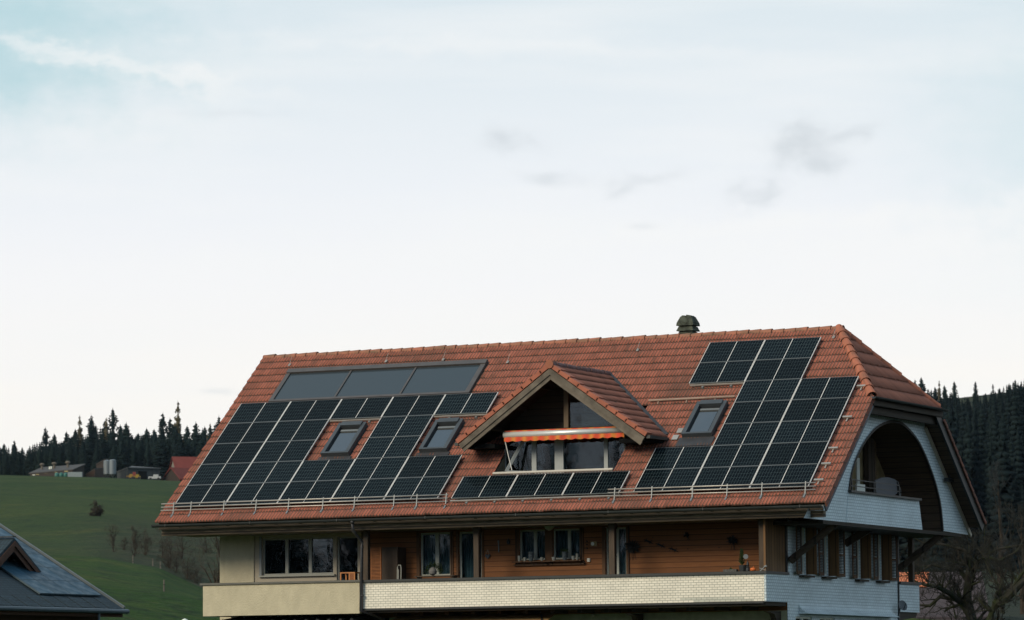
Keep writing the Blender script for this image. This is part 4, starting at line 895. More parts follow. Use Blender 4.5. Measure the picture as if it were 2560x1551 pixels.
for nm, px, py, h, lab in (('hanging_chime', 1085, 380, .34, 'thin pale wind chime hanging on wooden wall right of the heart'), ('hanging_lantern', 1197, 330, .10, 'little dark lantern on wooden wall left of the kitchen windows'), ('key_ornament', 2055, 360, .26, 'dark string of small ornaments left of the wall clock')):
    c = on_y(1000+px*.22727, 1280+py*.22727, YW-.03); mb = MB()
    if nm == 'hanging_chime': mb.box(c[0]-.012, c[0]+.012, c[1]-.01, c[1]+.01, c[2]-h/2, c[2]+h/2); mb.box(c[0]-.03, c[0]+.0, c[1]-.01, c[1]+.01, c[2]+h/2-.06, c[2]+h/2)
    elif nm == 'hanging_lantern': mb.lathe((c[0], c[1]-.03, c[2]-.07), [(.02, 0), (.05, .02), (.05, .10), (.015, .14), (.005, .18)], 10)
    else:
        mb.beam(c+[0, 0, -h/2], c+[0, 0, h/2], .006, .006)
        for k in range(3): mb.lathe((c[0], c[1], c[2]-h/2+k*.1), [(.005, 0), (.03, .015), (.005, .05)], 8)
    put(nm, m_aludull if nm == 'hanging_chime' else m_darkmetal, mb, lab, 'wall ornament', tuple(c))
m_sil = mat('iron_silhouette', (.018, .018, .017), .7, .3)
def leafy(c, n, s, seed, dy=.03):
    r = random.Random(seed); mb = MB()
    for i in range(n):
        a = r.uniform(0, 6.28); L_ = s*r.uniform(.35, 1); b = c+np.array([math.cos(a)*L_, -r.uniform(0, dy), math.sin(a)*L_*.8]); t = .012+.012*r.random(); pr = np.array([-math.sin(a), 0, math.cos(a)])*t
        m_ = c*(.45)+b*.55; mb.add([c, m_+pr, b, m_-pr], [(0, 1, 2, 3)])
    return mb
for i, (px, py) in enumerate(((580, 385), (705, 425), (838, 470))):
    c = on_y(1480+px*.24351, 1260+py*.24351, YW-.02); mb = MB(); s = .13     # small iron lizard: body, tail, four legs, head
    mb.tube([c+[-.9*s, -.01, .35*s], c+[-.4*s, -.015, .15*s], c+[.3*s, -.015, -.15*s], c+[1.2*s, -.01, -.6*s]], [.012, .026, .024, .004], 8)
    mb.lathe((c[0]-1.05*s, c[1]-.012, c[2]+.32*s), [(.004, -.015), (.022, 0), (.004, .02)], 8)
    for sx, sz, dx_, dz_ in ((-.5, .2, .2, .5), (-.5, .2, -.5, -.4), (.35, -.15, .5, .45), (.35, -.15, -.1, -.5)): mb.beam(c+[sx*s, -.01, sz*s], c+[(sx+dx_)*s, -.01, (sz+dz_)*s], .012, .012)
    put('lizard_ornament', m_sil, mb, ['upper left', 'middle', 'lower right'][i]+' one of three dark iron lizards climbing the wooden wall', 'wall ornament', tuple(c), 'iron lizards on the wooden wall')
for i, (px, py, s, n, lab) in enumerate(((425, 440, .30, 120, 'bushy dried plant hanging on the wall right of the glass door'), (1450, 375, .22, 60, 'dark dried bouquet hanging near the right end of the wooden wall'), (975, 320, .12, 22, 'small dried twigs hung high at the middle of the right wooden wall'))):
    c = on_y(1480+px*.24351, 1260+py*.24351, YW-.04); mb = leafy(c, n, s, i+3, .15)
    for k in range(5): mb.beam(c, c+[rng.uniform(-.1, .1), -.02, -s*1.3], .006, .006)
    put('dried_plant', m_sil, mb, lab, 'dried plant', tuple(c))
for px, py, lab in ((625, 320, 'dark hook hung above the upper left iron lizard'), (985, 440, 'small dark nail ornament below the twigs'), (1305, 425, 'small dark knob on the wooden boards left of the bouquet')):
    c = on_y(1480+px*.24351, 1260+py*.24351, YW-.02); mb = MB(); mb.beam(c+[0, 0, -.06], c+[0, 0, .06], .014, .014); mb.lathe((c[0], c[1]-.01, c[2]-.08), [(.006, 0), (.02, .012), (.004, .03)], 8); put('wall_hook', m_sil, mb, lab, 'wall hook', tuple(c))
# pots on the window ledges and on the rail
def pot(px, py, r, h, m, lab, Yp, plant=0, r6=True, cat='pot', ledge=None):
    c = on_y(1000+px*.22727, 1280+py*.22727, Yp) if r6 else on_y(1480+px*.24351, 1260+py*.24351, Yp)
    z = ledge if ledge is not None else c[2]
    T = thing('flower_pot', lab, cat, (c[0], Yp, z)); mb = MB(); mb.lathe((c[0], Yp, z), [(r*.7, 0), (r*.95, h*.5), (r, h), (r*1.05, h*1.02), (r*.8, h*1.03)], 14); mb.build('vessel', m, T, smooth=False)
    if plant:
        l = leafy(np.array([c[0], Yp, z+h]), 40, plant, int(px)); l.build('leaves', m_leaf, T)
m_stone = mat('stoneware', (.10, .13, .15), .6, .4, var=.5, vscale=20); m_pale = mat('pale_pot', (.30, .32, .30), .6, .4)
LZ = 6.165
mb = MB(); mb.box(10.44, 12.66, YW-.24, YW-.04, 6.13, 6.16); mb.build('window_ledge', m_shutter, H)
pot(1440, 440, .085, .26, m_stone, 'grey blue stoneware jug on the left kitchen window ledge', YW-.15, ledge=LZ)
pot(1312, 440, .045, .16, m_pale, 'small pale jar at left end of the kitchen window ledge', YW-.15, ledge=LZ)
pot(1372, 440, .045, .11, m_pale, 'small pale cup beside the stoneware jug', YW-.15, ledge=LZ)
pot(1560, 440, .05, .10, m_pale, 'round pale pot at right end of the left window', YW-.15, ledge=LZ)
pot(1692, 440, .065, .10, m_pale, 'wide pale bowl at left end of the right kitchen window', YW-.15, ledge=LZ)
pot(1812, 440, .085, .24, m_stone, 'stoneware pot holding a small fir tree on the right window ledge', YW-.15, plant=.22, ledge=LZ)
pot(1905, 440, .05, .12, m_pale, 'small pale pot right of the little fir tree', YW-.15, ledge=LZ)
pot(1948, 440, .04, .18, m_pale, 'pale figurine vase at right end of the window ledge', YW-.15, ledge=LZ)
# wreath on a bench in front of the wide window
c = on_y(1000+370*.22727, 1280+670*.22727, .9)
T = thing('wreath', 'dark green arched wreath with a pale stone on balcony ledge by window', 'wreath', (c[0], .9, 4.84))
mb = MB()
r_ = random.Random(5)
for i in range(420):
    a = math.pi*r_.random(); rr = .25+r_.gauss(0, .035); b = c+np.array([math.cos(a)*rr, r_.gauss(0, .04), math.sin(a)*rr-.02]); u = np.array([r_.gauss(0, 1), r_.gauss(0, 1), r_.gauss(0, 1)]); u /= np.linalg.norm(u); v_ = np.cross(u, (0.3, .5, .8)); mb.add([b, b+u*.05+v_*.012, b+u*.09, b+u*.05-v_*.012], [(0, 1, 2, 3)])
mb.build('greenery', m_leaf, T)
mb = MB(); mb.lathe((c[0]-.03, .9, c[2]-.08), [(.03, 0), (.11, .05), (.12, .13), (.07, .22), (.01, .25)], 14); mb.build('stone', mat('grey_stone', (.14, .14, .14), .9, .2), T)
mb = MB(); mb.box(c[0]-.55, c[0]+.75, .75, 1.1, c[2]-.12, c[2]-.085); mb.box(c[0]-.5, c[0]-.46, .8, 1.05, 4.85, c[2]-.12); mb.box(c[0]+.66, c[0]+.7, .8, 1.05, 4.85, c[2]-.12); put('bench', m_post, mb, 'narrow dark bench carrying the wreath before the wide window', 'bench', (c[0], .9, 4.84))
# right end of the balcony rail
zr = 5.675
def on_rail(px, py): return on_y(1480+px*.24351, 1260+py*.24351, .3)
c = on_rail(1405, 680); T = thing('planter', 'grey rectangular planter standing behind the rail near the right end', 'planter', (c[0], .42, zr-.3)); mb = MB(); mb.box(c[0]-.2, c[0]+.2, .36, .52, zr-.28, zr+.07); mb.build('trough', mat('slate_planter', (.09, .09, .085), .8, .3, var=.4, vscale=20), T); leafy(np.array([c[0], .44, zr+.07]), 30, .08, 9).build('leaves', m_leaf, T)
c = on_rail(1520, 600); T = thing('potted_conifer', 'small dark potted conifer by the right balcony post', 'potted plant', (c[0], .5, 5.4)); mb = MB(); mb.lathe((c[0], .5, 5.5), [(.08, 0), (.1, .2), (.11, .36)], 12); mb.build('pot', m_darkmetal, T); mb = MB()
for k in range(160):
    a = rng.uniform(0, 6.28); z = 5.85+.40*rng.random(); r1 = .08*(1-(z-5.85)/.5)+.02; b = np.array([c[0]-.03, .5, z]); e = b+np.array([math.cos(a)*r1, math.sin(a)*r1, .09]); mb.beam(b, e, .008, .008)
mb.build('foliage', m_leaf, T)
c = on_rail(1550, 540); mb = MB(); mb.tube([c+[0, .2, 0], c+[.01, .18, .0]], .07, 14); mb.beam(c+[0, .2, -.5], c+[0, .2, 0], .012, .012); put('glass_disc_ornament', m_aludull, mb, 'round grey disc on a stick beside the potted conifer', 'garden ornament', tuple(c))
c = on_rail(1590, 650); mb = MB(); mb.lathe((c[0], .36, zr), [(.05, 0), (.06, .02), (.05, .10), (.06, .12), (.03, .15), (.045, .18), (.02, .28), (.004, .30)], 12); put('lantern', m_darkmetal, mb, 'dark lantern with a pointed top on the balcony rail', 'lantern', (c[0], .36, zr))
c = on_rail(1648, 668); mb = MB(); mb.lathe((c[0], .34, zr), [(.02, 0), (.07, .02), (.085, .05), (.07, .09), (.02, .105)], 16, (1, .9)); mb.beam((c[0], .34, zr+.1), (c[0]+.015, .34, zr+.135), .014, .014); put('pumpkin', mat('pumpkin_orange', (.55, .13, .025), .6, .4), mb, 'small orange pumpkin on the rail at the right balcony end', 'pumpkin', (c[0], .34, zr))
c = on_rail(1760, 660); mb = MB(); mb.beam((c[0]-.10, .3, zr), (c[0]+.08, .3, zr+.16), .018, .018); mb.beam((c[0]+.08, .3, zr), (c[0]+.08, .3, zr+.15), .018, .018); mb.beam((c[0]-.12, .3, zr+.09), (c[0]+.08, .3, zr+.02), .014, .014); mb.box(c[0]+.02, c[0]+.10, .28, .34, zr+.12, zr+.15); put('bird_feeder', m_aludull, mb, 'little pale crossed frame holder at the corner of the rail', 'bird feeder', (c[0], .3, zr))
# ceiling lamp
c = on_y(1000+1642*.22727, 1280+168*.22727, 1.0); mb = MB(); mb.lathe((c[0], 1.0, 7.0), [(.02, 0), (.09, .03), (.14, .09), (.15, .135)], 18); put('ceiling_lamp', m_frame, mb, 'pale bowl-shaped ceiling lamp under the balcony soffit', 'lamp', (c[0], 1.0, 7.0))
# satellite dish on rear balcony
c = on_x(1920+1295*.25974, 1260+980*.25974, XG+.25)
T = thing('satellite_dish', 'grey perforated satellite dish fixed at the corner of rear balcony', 'satellite dish', tuple(c)); mb = MB(); v = []; f = []
ax = np.array([.75, -.55, .35]); ax /= np.linalg.norm(ax); u_ = np.cross(ax, (0, 0, 1)); u_ /= np.linalg.norm(u_); w_ = np.cross(u_, ax); k = 24
for i in range(6):
    r = .15*i/5
    for j in range(k): th = 2*math.pi*j/k; v.append(c+u_*r*math.cos(th)+w_*r*math.sin(th)*1.1+ax*(r*r*.9))
    if i:
        for j in range(k): f.append(((i-1)*k+j, (i-1)*k+(j+1) % k, i*k+(j+1) % k, i*k+j))
mb.add(v, f); mb.build('reflector', mat('dish_grey', (.13, .15, .17), .6, .4, var=.6, vscale=60), T)
mb = MB(); mb.tube([c, c-ax*.12, c-ax*.12+[-.1, .0, -.35], [XG-.05, c[1], 4.68]], .02, 8); mb.tube([c+ax*.18, c-w_*.14], .012, 6); mb.build('mount', m_darkmetal, T)
# sun bed / chairs in the loggia
q = [on_x(2060+x*.26786, 960+y*.26786, 19.7) for x, y in ((482, 900), (540, 875), (600, 872), (660, 890), (698, 920), (698, 1010), (655, 1045), (510, 1040), (482, 1000))]
mb = MB(); pts = [(p[1], p[2]) for p in q]; mb.poly_x(pts, 19.66, 19.7)
T = thing('folding_table', 'grey tabletop folded upright behind the arched loggia railing', 'folding table', (19.7, q[0][1], FLZ)); mb.build('tabletop', mat('grey_tabletop', (.10, .105, .12), .6, .4, var=.05), T)
mb = MB(); ym = sum(p[0] for p in pts)/len(pts); mb.beam((19.6, ym-.3, FLZ), (19.6, ym-.3, 8.2), .03, .03); mb.beam((19.6, ym+.3, FLZ), (19.6, ym+.3, 8.2), .03, .03); mb.build('leg_frame', m_aludull, T)
c = on_x(2060+345*.26786, 960+975*.26786, 19.6); mb = MB(); mb.box(19.55, 19.6, c[1]-.32, c[1]+.35, FLZ+.1, c[2]+.12); mb.box(19.5, 19.65, c[1]-.3, c[1]-.2, FLZ, FLZ+.1); mb.box(19.5, 19.65, c[1]+.2, c[1]+.3, FLZ, FLZ+.1); put('white_panel', m_white, mb, 'low white board standing behind the left part of the loggia railing', 'board', (19.6, c[1], FLZ))
c = on_x(2060+705*.26786, 960+1010*.26786, XA-.1); mb = MB()
for k in range(3): mb.tube([c+np.array([0, .12*math.cos(t), .14*math.sin(t)])*(1-.2*k) for t in np.linspace(0, 6.0, 16)], .012, 5)
mb.tube([c+[0, -.15, .3], c+[0, -.1, -.2]], .03, 6); put('hanging_basket', m_darkmetal, mb, 'dark wire basket hooked on the loggia rail beside folded table', 'basket', tuple(c))
# awning below the balcony
T = thing('awning', 'ochre cloth awning stretched below the long white balcony', 'awning', (9, 1.5, 4.5))
b0 = on_y(985, 1549, .9); b1 = on_y(1392, 1541, .9); t0 = 4.66
mb = MB(); mb.add([(b0[0]-.3, YW-.05, t0), (b1[0]-.4, YW-.05, t0), (b1[0], -.1, b1[2]-.25), (b0[0], -.1, b0[2]-.28)], [(0, 1, 2, 3)]); mb.build('cloth', mat('ochre_cloth', (.36, .22, .09), .9, .1, var=.05), T)
mb = MB(); mb.beam((b0[0], 0.1, b0[2]-.2), (b0[0]+.9, YW-.1, 4.62), .05, .05); mb.beam((b1[0]-.1, 0.1, b1[2]-.2), (b1[0]-.9, YW-.1, 4.62), .05, .05); mb.tube([(b0[0], -.1, b0[2]-.28), (b1[0], -.1, b1[2]-.25)], .04, 8); mb.build('arm', m_darkmetal, T)
mb = MB(); mb.box(14.9, 16.2, YW-.01+.012, YW+.01, 3.0, 3.1)
# small spotlight under balcony
c = on_y(1000+2120*.22727, 1280+1140*.22727, 1.7); mb = MB(); mb.lathe((c[0], 1.7, c[2]-.03), [(.05, 0), (.07, .02), (.07, .05), (.03, .07)], 12); mb.beam((c[0], 1.7, c[2]+.03), (c[0], 1.86, c[2]+.05), .03, .03); put('spotlight', m_steel, mb, 'small round spotlight on the wall below the balcony', 'lamp', tuple(c))

# ------------------------------------------------------------------ terrain
def YZ(px, y, d): return CAM[2]+d*(1747-22*px/2560-y)/FPX
# control tables: distance -> picture row the ground reaches there, for several bearings (as pixel column)
TAB = {
 -3000: [(0, .6), (60, .7), (150, 4), (260, 12), (360, 22), (700, 45), (1200, 80), (1600, 90), (2200, 160), (4000, 160)],
 0: [(0, .6), (60, .7), (150, 2.5), (200, 5), (262, YZ(0, 1452, 262)), (285, YZ(0, 1462, 285)), (360, YZ(0, 1374, 360)), (390, YZ(0, 1378, 390)), (480, YZ(0, 1345, 480)), (700, YZ(0, 1262, 700)), (1000, YZ(0, 1205, 1000)), (1150, YZ(0, 1196, 1150)), (1230, YZ(0, 1197, 1230)), (1420, YZ(0, 1240, 1420)), (1600, YZ(0, 1250, 1600)), (2200, 60), (4000, 60)],
 240: [(0, .6), (60, .7), (150, 2), (200, 4), (262, YZ(240, 1457, 262)), (285, YZ(240, 1470, 285)), (360, YZ(240, 1383, 360)), (395, YZ(240, 1395, 395)), (480, YZ(240, 1352, 480)), (700, YZ(240, 1262, 700)), (1000, YZ(240, 1207, 1000)), (1150, YZ(240, 1200, 1150)), (1230, YZ(240, 1201, 1230)), (1420, YZ(240, 1235, 1420)), (1600, YZ(240, 1222, 1600)), (2200, 60), (4000, 60)],
 390: [(0, .6), (60, .7), (150, 1.5), (200, 3), (262, YZ(390, 1468, 262)), (285, YZ(390, 1485, 285)), (360, YZ(390, 1416, 360)), (395, YZ(390, 1432, 395)), (480, YZ(390, 1370, 480)), (700, YZ(390, 1270, 700)), (1000, YZ(390, 1215, 1000)), (1150, YZ(390, 1206, 1150)), (1230, YZ(390, 1207, 1230)), (1420, YZ(390, 1235, 1420)), (1600, YZ(390, 1215, 1600)), (2200, 60), (4000, 60)],
 520: [(0, .6), (60, .7), (150, 1.2), (200, 2.5), (262, YZ(520, 1492, 262)), (285, YZ(520, 1505, 285)), (360, YZ(520, 1488, 360)), (395, YZ(520, 1490, 395)), (480, YZ(520, 1395, 480)), (700, YZ(520, 1285, 700)), (1000, YZ(520, 1222, 1000)), (1150, YZ(520, 1212, 1150)), (1230, YZ(520, 1213, 1230)), (1420, YZ(520, 1235, 1420)), (1600, YZ(520, 1210, 1600)), (2200, 60), (4000, 60)],
 1300: [(0, .6), (60, .5), (160, .0), (260, 3), (400, 8), (900, 30), (1500, 60), (2200, 60), (4000, 60)],
 2250: [(0, .6), (60, .4), (160, -.2), (240, YZ(2250, 1530, 240)), (300, YZ(2250, 1524, 300)), (400, YZ(2250, 1515, 400)), (600, YZ(2250, 1440, 600)), (900, YZ(2250, 1250, 900)), (1200, YZ(2250, 1100, 1200)), (1500, YZ(2250, 1020, 1500)), (1600, YZ(2250, 1018, 1600)), (2200, 90), (4000, 90)],
 2560: [(0, .6), (60, .4), (160, -.2), (240, YZ(2560, 1540, 240)), (300, YZ(2560, 1530, 300)), (400, YZ(2560, 1515, 400)), (600, YZ(2560, 1430, 600)), (900, YZ(2560, 1220, 900)), (1200, YZ(2560, 1070, 1200)), (1500, YZ(2560, 985, 1500)), (1600, YZ(2560, 985, 1600)), (2200, 100), (4000, 100)],
 5500: [(0, .6), (60, .6), (160, 2), (300, 10), (600, 45), (900, 90), (1500, 150), (2200, 150), (4000, 150)]}
TK = sorted(TAB)
def ground(px, d):
    px = min(max(px, TK[0]), TK[-1]); i = max(0, min(len(TK)-2, int(np.searchsorted(TK, px)-1))); a, b = TK[i], TK[i+1]; t = (px-a)/(b-a); t = t*t*(3-2*t) if (b-a) > 700 else t
    f = lambda k: np.interp(d, [q[0] for q in TAB[k]], [q[1] for q in TAB[k]])
    return float(f(a)*(1-t)+f(b)*t)
def col_pt(px, d, dz=0.0):   # ground point in the bearing of column px at distance d
    v = FW*FPX+RT*(px-1280)-UP*(1640-775.5); h = math.hypot(v[0], v[1]); return np.array([CAM[0]+v[0]/h*d, CAM[1]+v[1]/h*d, ground(px, d)+dz])
def grass_mat():
    m = bpy.data.materials.new('meadow_grass'); m.use_nodes = True; nt = m.node_tree; N = nt.nodes.new; L = nt.links.new; b = nt.nodes['Principled BSDF']; b.inputs['Roughness'].default_value = .95; b.inputs['Specular IOR Level'].default_value = .1
    g = N('ShaderNodeNewGeometry'); cols = []
    def noise(sc, det, vec=None):
        n = N('ShaderNodeTexNoise'); n.inputs['Scale'].default_value = sc; n.inputs['Detail'].default_value = det; L(vec or g.outputs['Position'], n.inputs['Vector']); return n.outputs[0]
    def mix(a, bb, f):
        q = N('ShaderNodeMix'); q.data_type = 'RGBA'
        for i, v in ((0, f), (6, a), (7, bb)):
            if isinstance(v, tuple): q.inputs[i].default_value = (*v, 1)
            elif isinstance(v, float): q.inputs[i].default_value = v
            else: L(v, q.inputs[i])
        return q.outputs[2]
    def rg(s, a, bb, c=0, d=1):
        r = N('ShaderNodeMapRange'); L(s, r.inputs[0])
        for i, v in enumerate((a, bb, c, d)): r.inputs[i+1].default_value = v
        return r.outputs[0]
    at = N('ShaderNodeAttribute'); at.attribute_name = 'cover'; sc_ = N('ShaderNodeSeparateColor'); L(at.outputs['Color'], sc_.inputs[0])
    c = mix((.020, .044, .010), (.038, .060, .013), rg(noise(.02, 5), .35, .65))
    c = mix(c, mix((.016, .046, .005), (.036, .062, .009), rg(noise(.06, 6), .4, .65)), sc_.outputs[0])
    c = mix(c, mix((.042, .040, .024), (.022, .030, .016), rg(noise(.15, 7), .4, .6)), sc_.outputs[1]); c = mix(c, (.020, .024, .018), sc_.outputs[2])
    c = mix(c, (.075, .075, .018), rg(noise(.06, 8), .55, .8, 0, .6))
    c = mix(c, (.008, .018, .007), rg(noise(.5, 8), .48, .7, 0, .85)); c = mix(c, (.065, .075, .020), rg(noise(.9, 9), .55, .72, 0, .6))
    c = mix(c, (.014, .028, .012), rg(noise(.11, 4), .6, .7, 0, .5))
    L(c, b.inputs['Base Color']); bp_ = N('ShaderNodeBump'); bp_.inputs['Strength'].default_value = .9; bp_.inputs['Distance'].default_value = .6; L(noise(1.3, 8), bp_.inputs['Height']); L(bp_.outputs[0], b.inputs['Normal']); return m
def build_terrain():
    pxs = np.concatenate([np.linspace(-3000, -300, 22), np.linspace(-200, 700, 60), np.linspace(800, 2100, 20), np.linspace(2160, 2800, 36), np.linspace(2900, 5500, 20)])
    angs = [math.atan2(p-1280, FPX) for p in pxs]; rest = np.linspace(angs[-1], angs[0]+2*math.pi, 70)[1:-1]
    ds = np.concatenate([[3], np.linspace(20, 240, 20), np.linspace(246, 420, 40), np.linspace(435, 1000, 44), np.linspace(1010, 1640, 44), np.linspace(1700, 4000, 16)])
    base = math.atan2(FW[1], FW[0]); V = []; k = len(ds)
    for i, a in enumerate(list(angs)+list(rest)):
        for d in ds:
            if i < len(angs): z = ground(pxs[i], d)
            else:
                t = (a-angs[-1])/(angs[0]+2*math.pi-angs[-1]); s = math.sin(math.pi*t); z = ground(5500, d)*(1-t)+ground(-3000, d)*t; z = z*(1-min(1, 2.5*s)*.85)+s*float(np.interp(d, [0, 150, 500, 1200, 4000], [0, 0, 2, 14, 50]))
            z += .0016*d*math.sin(a*57+d*.013)*min(1, d/400)*float(np.interp(d, [800, 950, 1700, 2000], [1, 0, 0, .4]))
            V.append((CAM[0]+d*math.cos(base-a), CAM[1]+d*math.sin(base-a), z))
    n = len(angs)+len(rest); F = []
    for i in range(n):
        j = (i+1) % n
        for q in range(k-1): F.append((j*k+q, j*k+q+1, i*k+q+1, i*k+q))
    F.append(tuple(i*k for i in range(n))[::-1] if False else tuple(i*k for i in range(n)))
    mb = MB(); mb.add(V, F); o = mb.build('terrain', grass_mat(), None, (0, 0, 0), smooth=True)
    ca = o.data.color_attributes.new('cover', 'FLOAT_COLOR', 'POINT'); buf = np.zeros((len(V), 4))
    for i in range(n):
        px = pxs[i] if i < len(angs) else 6000
        for q_ in range(k):
            d = ds[q_]; near = float(np.interp(d, [365, 385], [1, 0]))*float(np.interp(px, [2330, 2390], [1, 0])); hol = float(np.interp(d, [372, 392, 500, 640], [0, 1, .75, 0]))*float(np.interp(px, [150, 330, 1200, 1500], [.15, 1, 1, 0]))
            wd_ = max(float(np.interp(px, [2100, 2250], [0, 1]))*float(np.interp(d, [420, 560], [0, 1])), float(np.interp(px, [2350, 2400], [0, 1]))); buf[i*k+q_] = (near, max(hol, wd_), wd_, 1)
    ca.data.foreach_set('color', buf.ravel()); tag(o, 'green rolling meadow hills below dark wooded ridges', 'terrain', kind='structure'); del o['category']; return o
build_terrain()

# ------------------------------------------------------------------ trees
def needle_mat(name, a, b_, sc):
    m = bpy.data.materials.new(name); m.use_nodes = True; nt = m.node_tree; N = nt.nodes.new; L = nt.links.new; b = nt.nodes['Principled BSDF']; b.inputs['Roughness'].default_value = .9; b.inputs['Specular IOR Level'].default_value = .1
    g = N('ShaderNodeNewGeometry'); n = N('ShaderNodeTexNoise'); n.inputs['Scale'].default_value = sc; n.inputs['Detail'].default_value = 3; L(g.outputs['Position'], n.inputs['Vector']); r = N('ShaderNodeMapRange'); r.inputs[1].default_value = .35; r.inputs[2].default_value = .65; L(n.outputs[0], r.inputs[0])
    q = N('ShaderNodeMix'); q.data_type = 'RGBA'; q.inputs[6].default_value = (*a, 1); q.inputs[7].default_value = (*b_, 1); L(r.outputs[0], q.inputs[0]); L(q.outputs[2], b.inputs['Base Color']); return m
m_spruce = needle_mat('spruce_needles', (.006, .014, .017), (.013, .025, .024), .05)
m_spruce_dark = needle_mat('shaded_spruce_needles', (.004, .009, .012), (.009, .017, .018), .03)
m_bare = needle_mat('bare_larch', (.10, .085, .055), (.06, .055, .035), .3)
m_bark = mat('bark', (.045, .036, .028), .95, .1, var=.3)
def spruce_arrays(seed, h=1.0, levels=24, br=9, wid=.17, sparse=1.0, ragged=.35, pw=.8):
    r = np.random.default_rng(seed); V = []; F = []
    for i in range(levels):
        t = (i+.5)/levels; z = .10+.90*t**.92; w_ = wid*(1-t)**pw*(1-.25*r.random())+.008
        if r.random() > sparse: w_ *= .35
        for j in range(br):
            if r.random() < .12: continue
            a = 2*math.pi*(j+r.random())/br; L_ = w_*(1-ragged*r.random()*1.4); dr = .35*L_+.01; n = len(V)
            ca, sa = math.cos(a), math.sin(a); tw = L_*.33
            V += [(0, 0, z+.012), (ca*L_*.6-sa*tw, sa*L_*.6+ca*tw, z-dr*.45), (ca*L_, sa*L_, z-dr*.8), (ca*L_*.6+sa*tw, sa*L_*.6-ca*tw, z-dr*.45), (ca*L_*.55, sa*L_*.55, z-dr*.9-.02)]
            F += [(n, n+1, n+2), (n, n+2, n+3), (n+1, n+4, n+2), (n+3, n+2, n+4)]
    n = len(V); V += [(.008, 0, .93), (-.008, 0, .93), (0, .008, .93), (0, 0, 1.03)]; F += [(n, n+1, n+3), (n+1, n+2, n+3), (n+2, n, n+3)]
    return np.array(V), np.array(F)
def tri_mesh(name, V, F, m):
    me = bpy.data.meshes.new(name); me.vertices.add(len(V)); me.vertices.foreach_set('co', V.ravel().astype(np.float32)); me.loops.add(len(F)*3); me.loops.foreach_set('vertex_index', F.ravel().astype(np.int32))
    me.polygons.add(len(F)); me.polygons.foreach_set('loop_start', np.arange(0, len(F)*3, 3, dtype=np.int32)); me.update(calc_edges=True); me.materials.append(m); return me
variants = [spruce_arrays(11), spruce_arrays(12, wid=.14), spruce_arrays(13, wid=.20, levels=20), spruce_arrays(14, wid=.12, sparse=.6)]
def forest(name, spots, m, label):
    VV = []; FF = []; b = 0
    for (p, h, k, a, wd) in spots:
        V, F = variants[k]; c, s = math.cos(a), math.sin(a); Q = np.stack([(V[:, 0]*c-V[:, 1]*s)*h*wd, (V[:, 0]*s+V[:, 1]*c)*h*wd, V[:, 2]*h-h*.02], 1)+p; VV.append(Q); FF.append(F+b); b += len(V)
    o = bpy.data.objects.new(name, tri_mesh(name, np.concatenate(VV), np.concatenate(FF), m)); C.objects.link(o); tag(o, label, 'forest', kind='stuff'); return o
rf = random.Random(3)
spotsL = []; spotsR = []
SKL = ([-420, 0, 60, 110, 150, 190, 240, 280, 320, 345, 380, 440, 460, 500, 560, 1000], [1120, 1122, 1124, 1104, 1102, 1082, 1070, 1080, 1066, 1094, 1080, 1066, 1090, 1070, 1060, 1040])
SKR = ([2080, 2280, 2340, 2400, 2440, 2500, 2560, 2950], [1000, 978, 996, 1004, 1016, 998, 968, 930])
for d in np.arange(1300, 1640, 24):
    px = -1100.0
    while px < 1250:
        dd = d+rf.uniform(-10, 10); g = col_pt(px, dd); lim = float(np.interp(px, SKL[0], SKL[1]))+rf.choice((-6, 2, 10, 22, 35)); h = min(rf.uniform(14, 24), P(px, lim, dd)[2]-g[2])
        if h > 5: spotsL.append((g, h, rf.choice((0, 1, 2, 2)), rf.uniform(0, 6), rf.uniform(1.3, 1.9)))
        px += rf.uniform(10, 22)
for d in np.arange(560, 1500, 27):
    px = 2080.0
    while px < 3500:
        dd = d+rf.uniform(-26, 26); g = col_pt(px, dd); lim = float(np.interp(px, SKR[0], SKR[1]))+rf.choice((-22, -12, -4, 6)); h = min(rf.uniform(9, 26), P(px, lim, dd)[2]-g[2])
        if h > 4: spotsR.append((g, h, rf.choice((0, 0, 1, 2, 3)), rf.uniform(0, 6), rf.choice((.8, 1.0, 1.3, 1.7))))
        px += rf.uniform(10, 40)*1000/d
spotsB = []
for dd in (300, 318, 340):
    for a in np.arange(-1.0, 1.0, .022):
        an = math.atan2(-.9, -.43)+a+rf.uniform(-.01, .01); spotsB.append((np.array([CAM[0]+dd*math.cos(an), CAM[1]+dd*math.sin(an), .5]), rf.uniform(20, 42), rf.choice((0, 1, 2, 3)), rf.uniform(0, 6), rf.uniform(.9, 1.3)))
forest('forest', spotsL, m_spruce, 'dark spruce forest on the ridge behind the farm sheds')
forest('forest', spotsB, m_spruce, 'belt of spruces across the valley, seen only mirrored in the panes')
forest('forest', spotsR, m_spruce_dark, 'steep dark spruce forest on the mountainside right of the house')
V, F = spruce_arrays(31, levels=32, br=10, wid=.15)
def tree_proto(nm, V, F, m, tr=.012):
    t = thing(nm, '', 'tree', (0, 0, 0)); cr = bpy.data.objects.new('crown', tri_mesh('crown', V, F, m)); C.objects.link(cr); cr.parent = t
    mb = MB(); mb.tube([(0, 0, -.03), (0, 0, .5), (0, 0, 1.0)], [tr, tr*.7, .002], 6); mb.build('trunk', m_bark, t); return t
protos = [tree_proto('spruce_tree', *spruce_arrays(31, levels=34, br=10, wid=.16, pw=.6, ragged=.5), m_spruce), tree_proto('spruce_tree', *spruce_arrays(32, levels=30, br=9, wid=.13, sparse=.75, pw=.5, ragged=.6), m_spruce), tree_proto('spruce_tree', *spruce_arrays(33, levels=32, br=11, wid=.22, pw=.65, ragged=.45), m_spruce)]
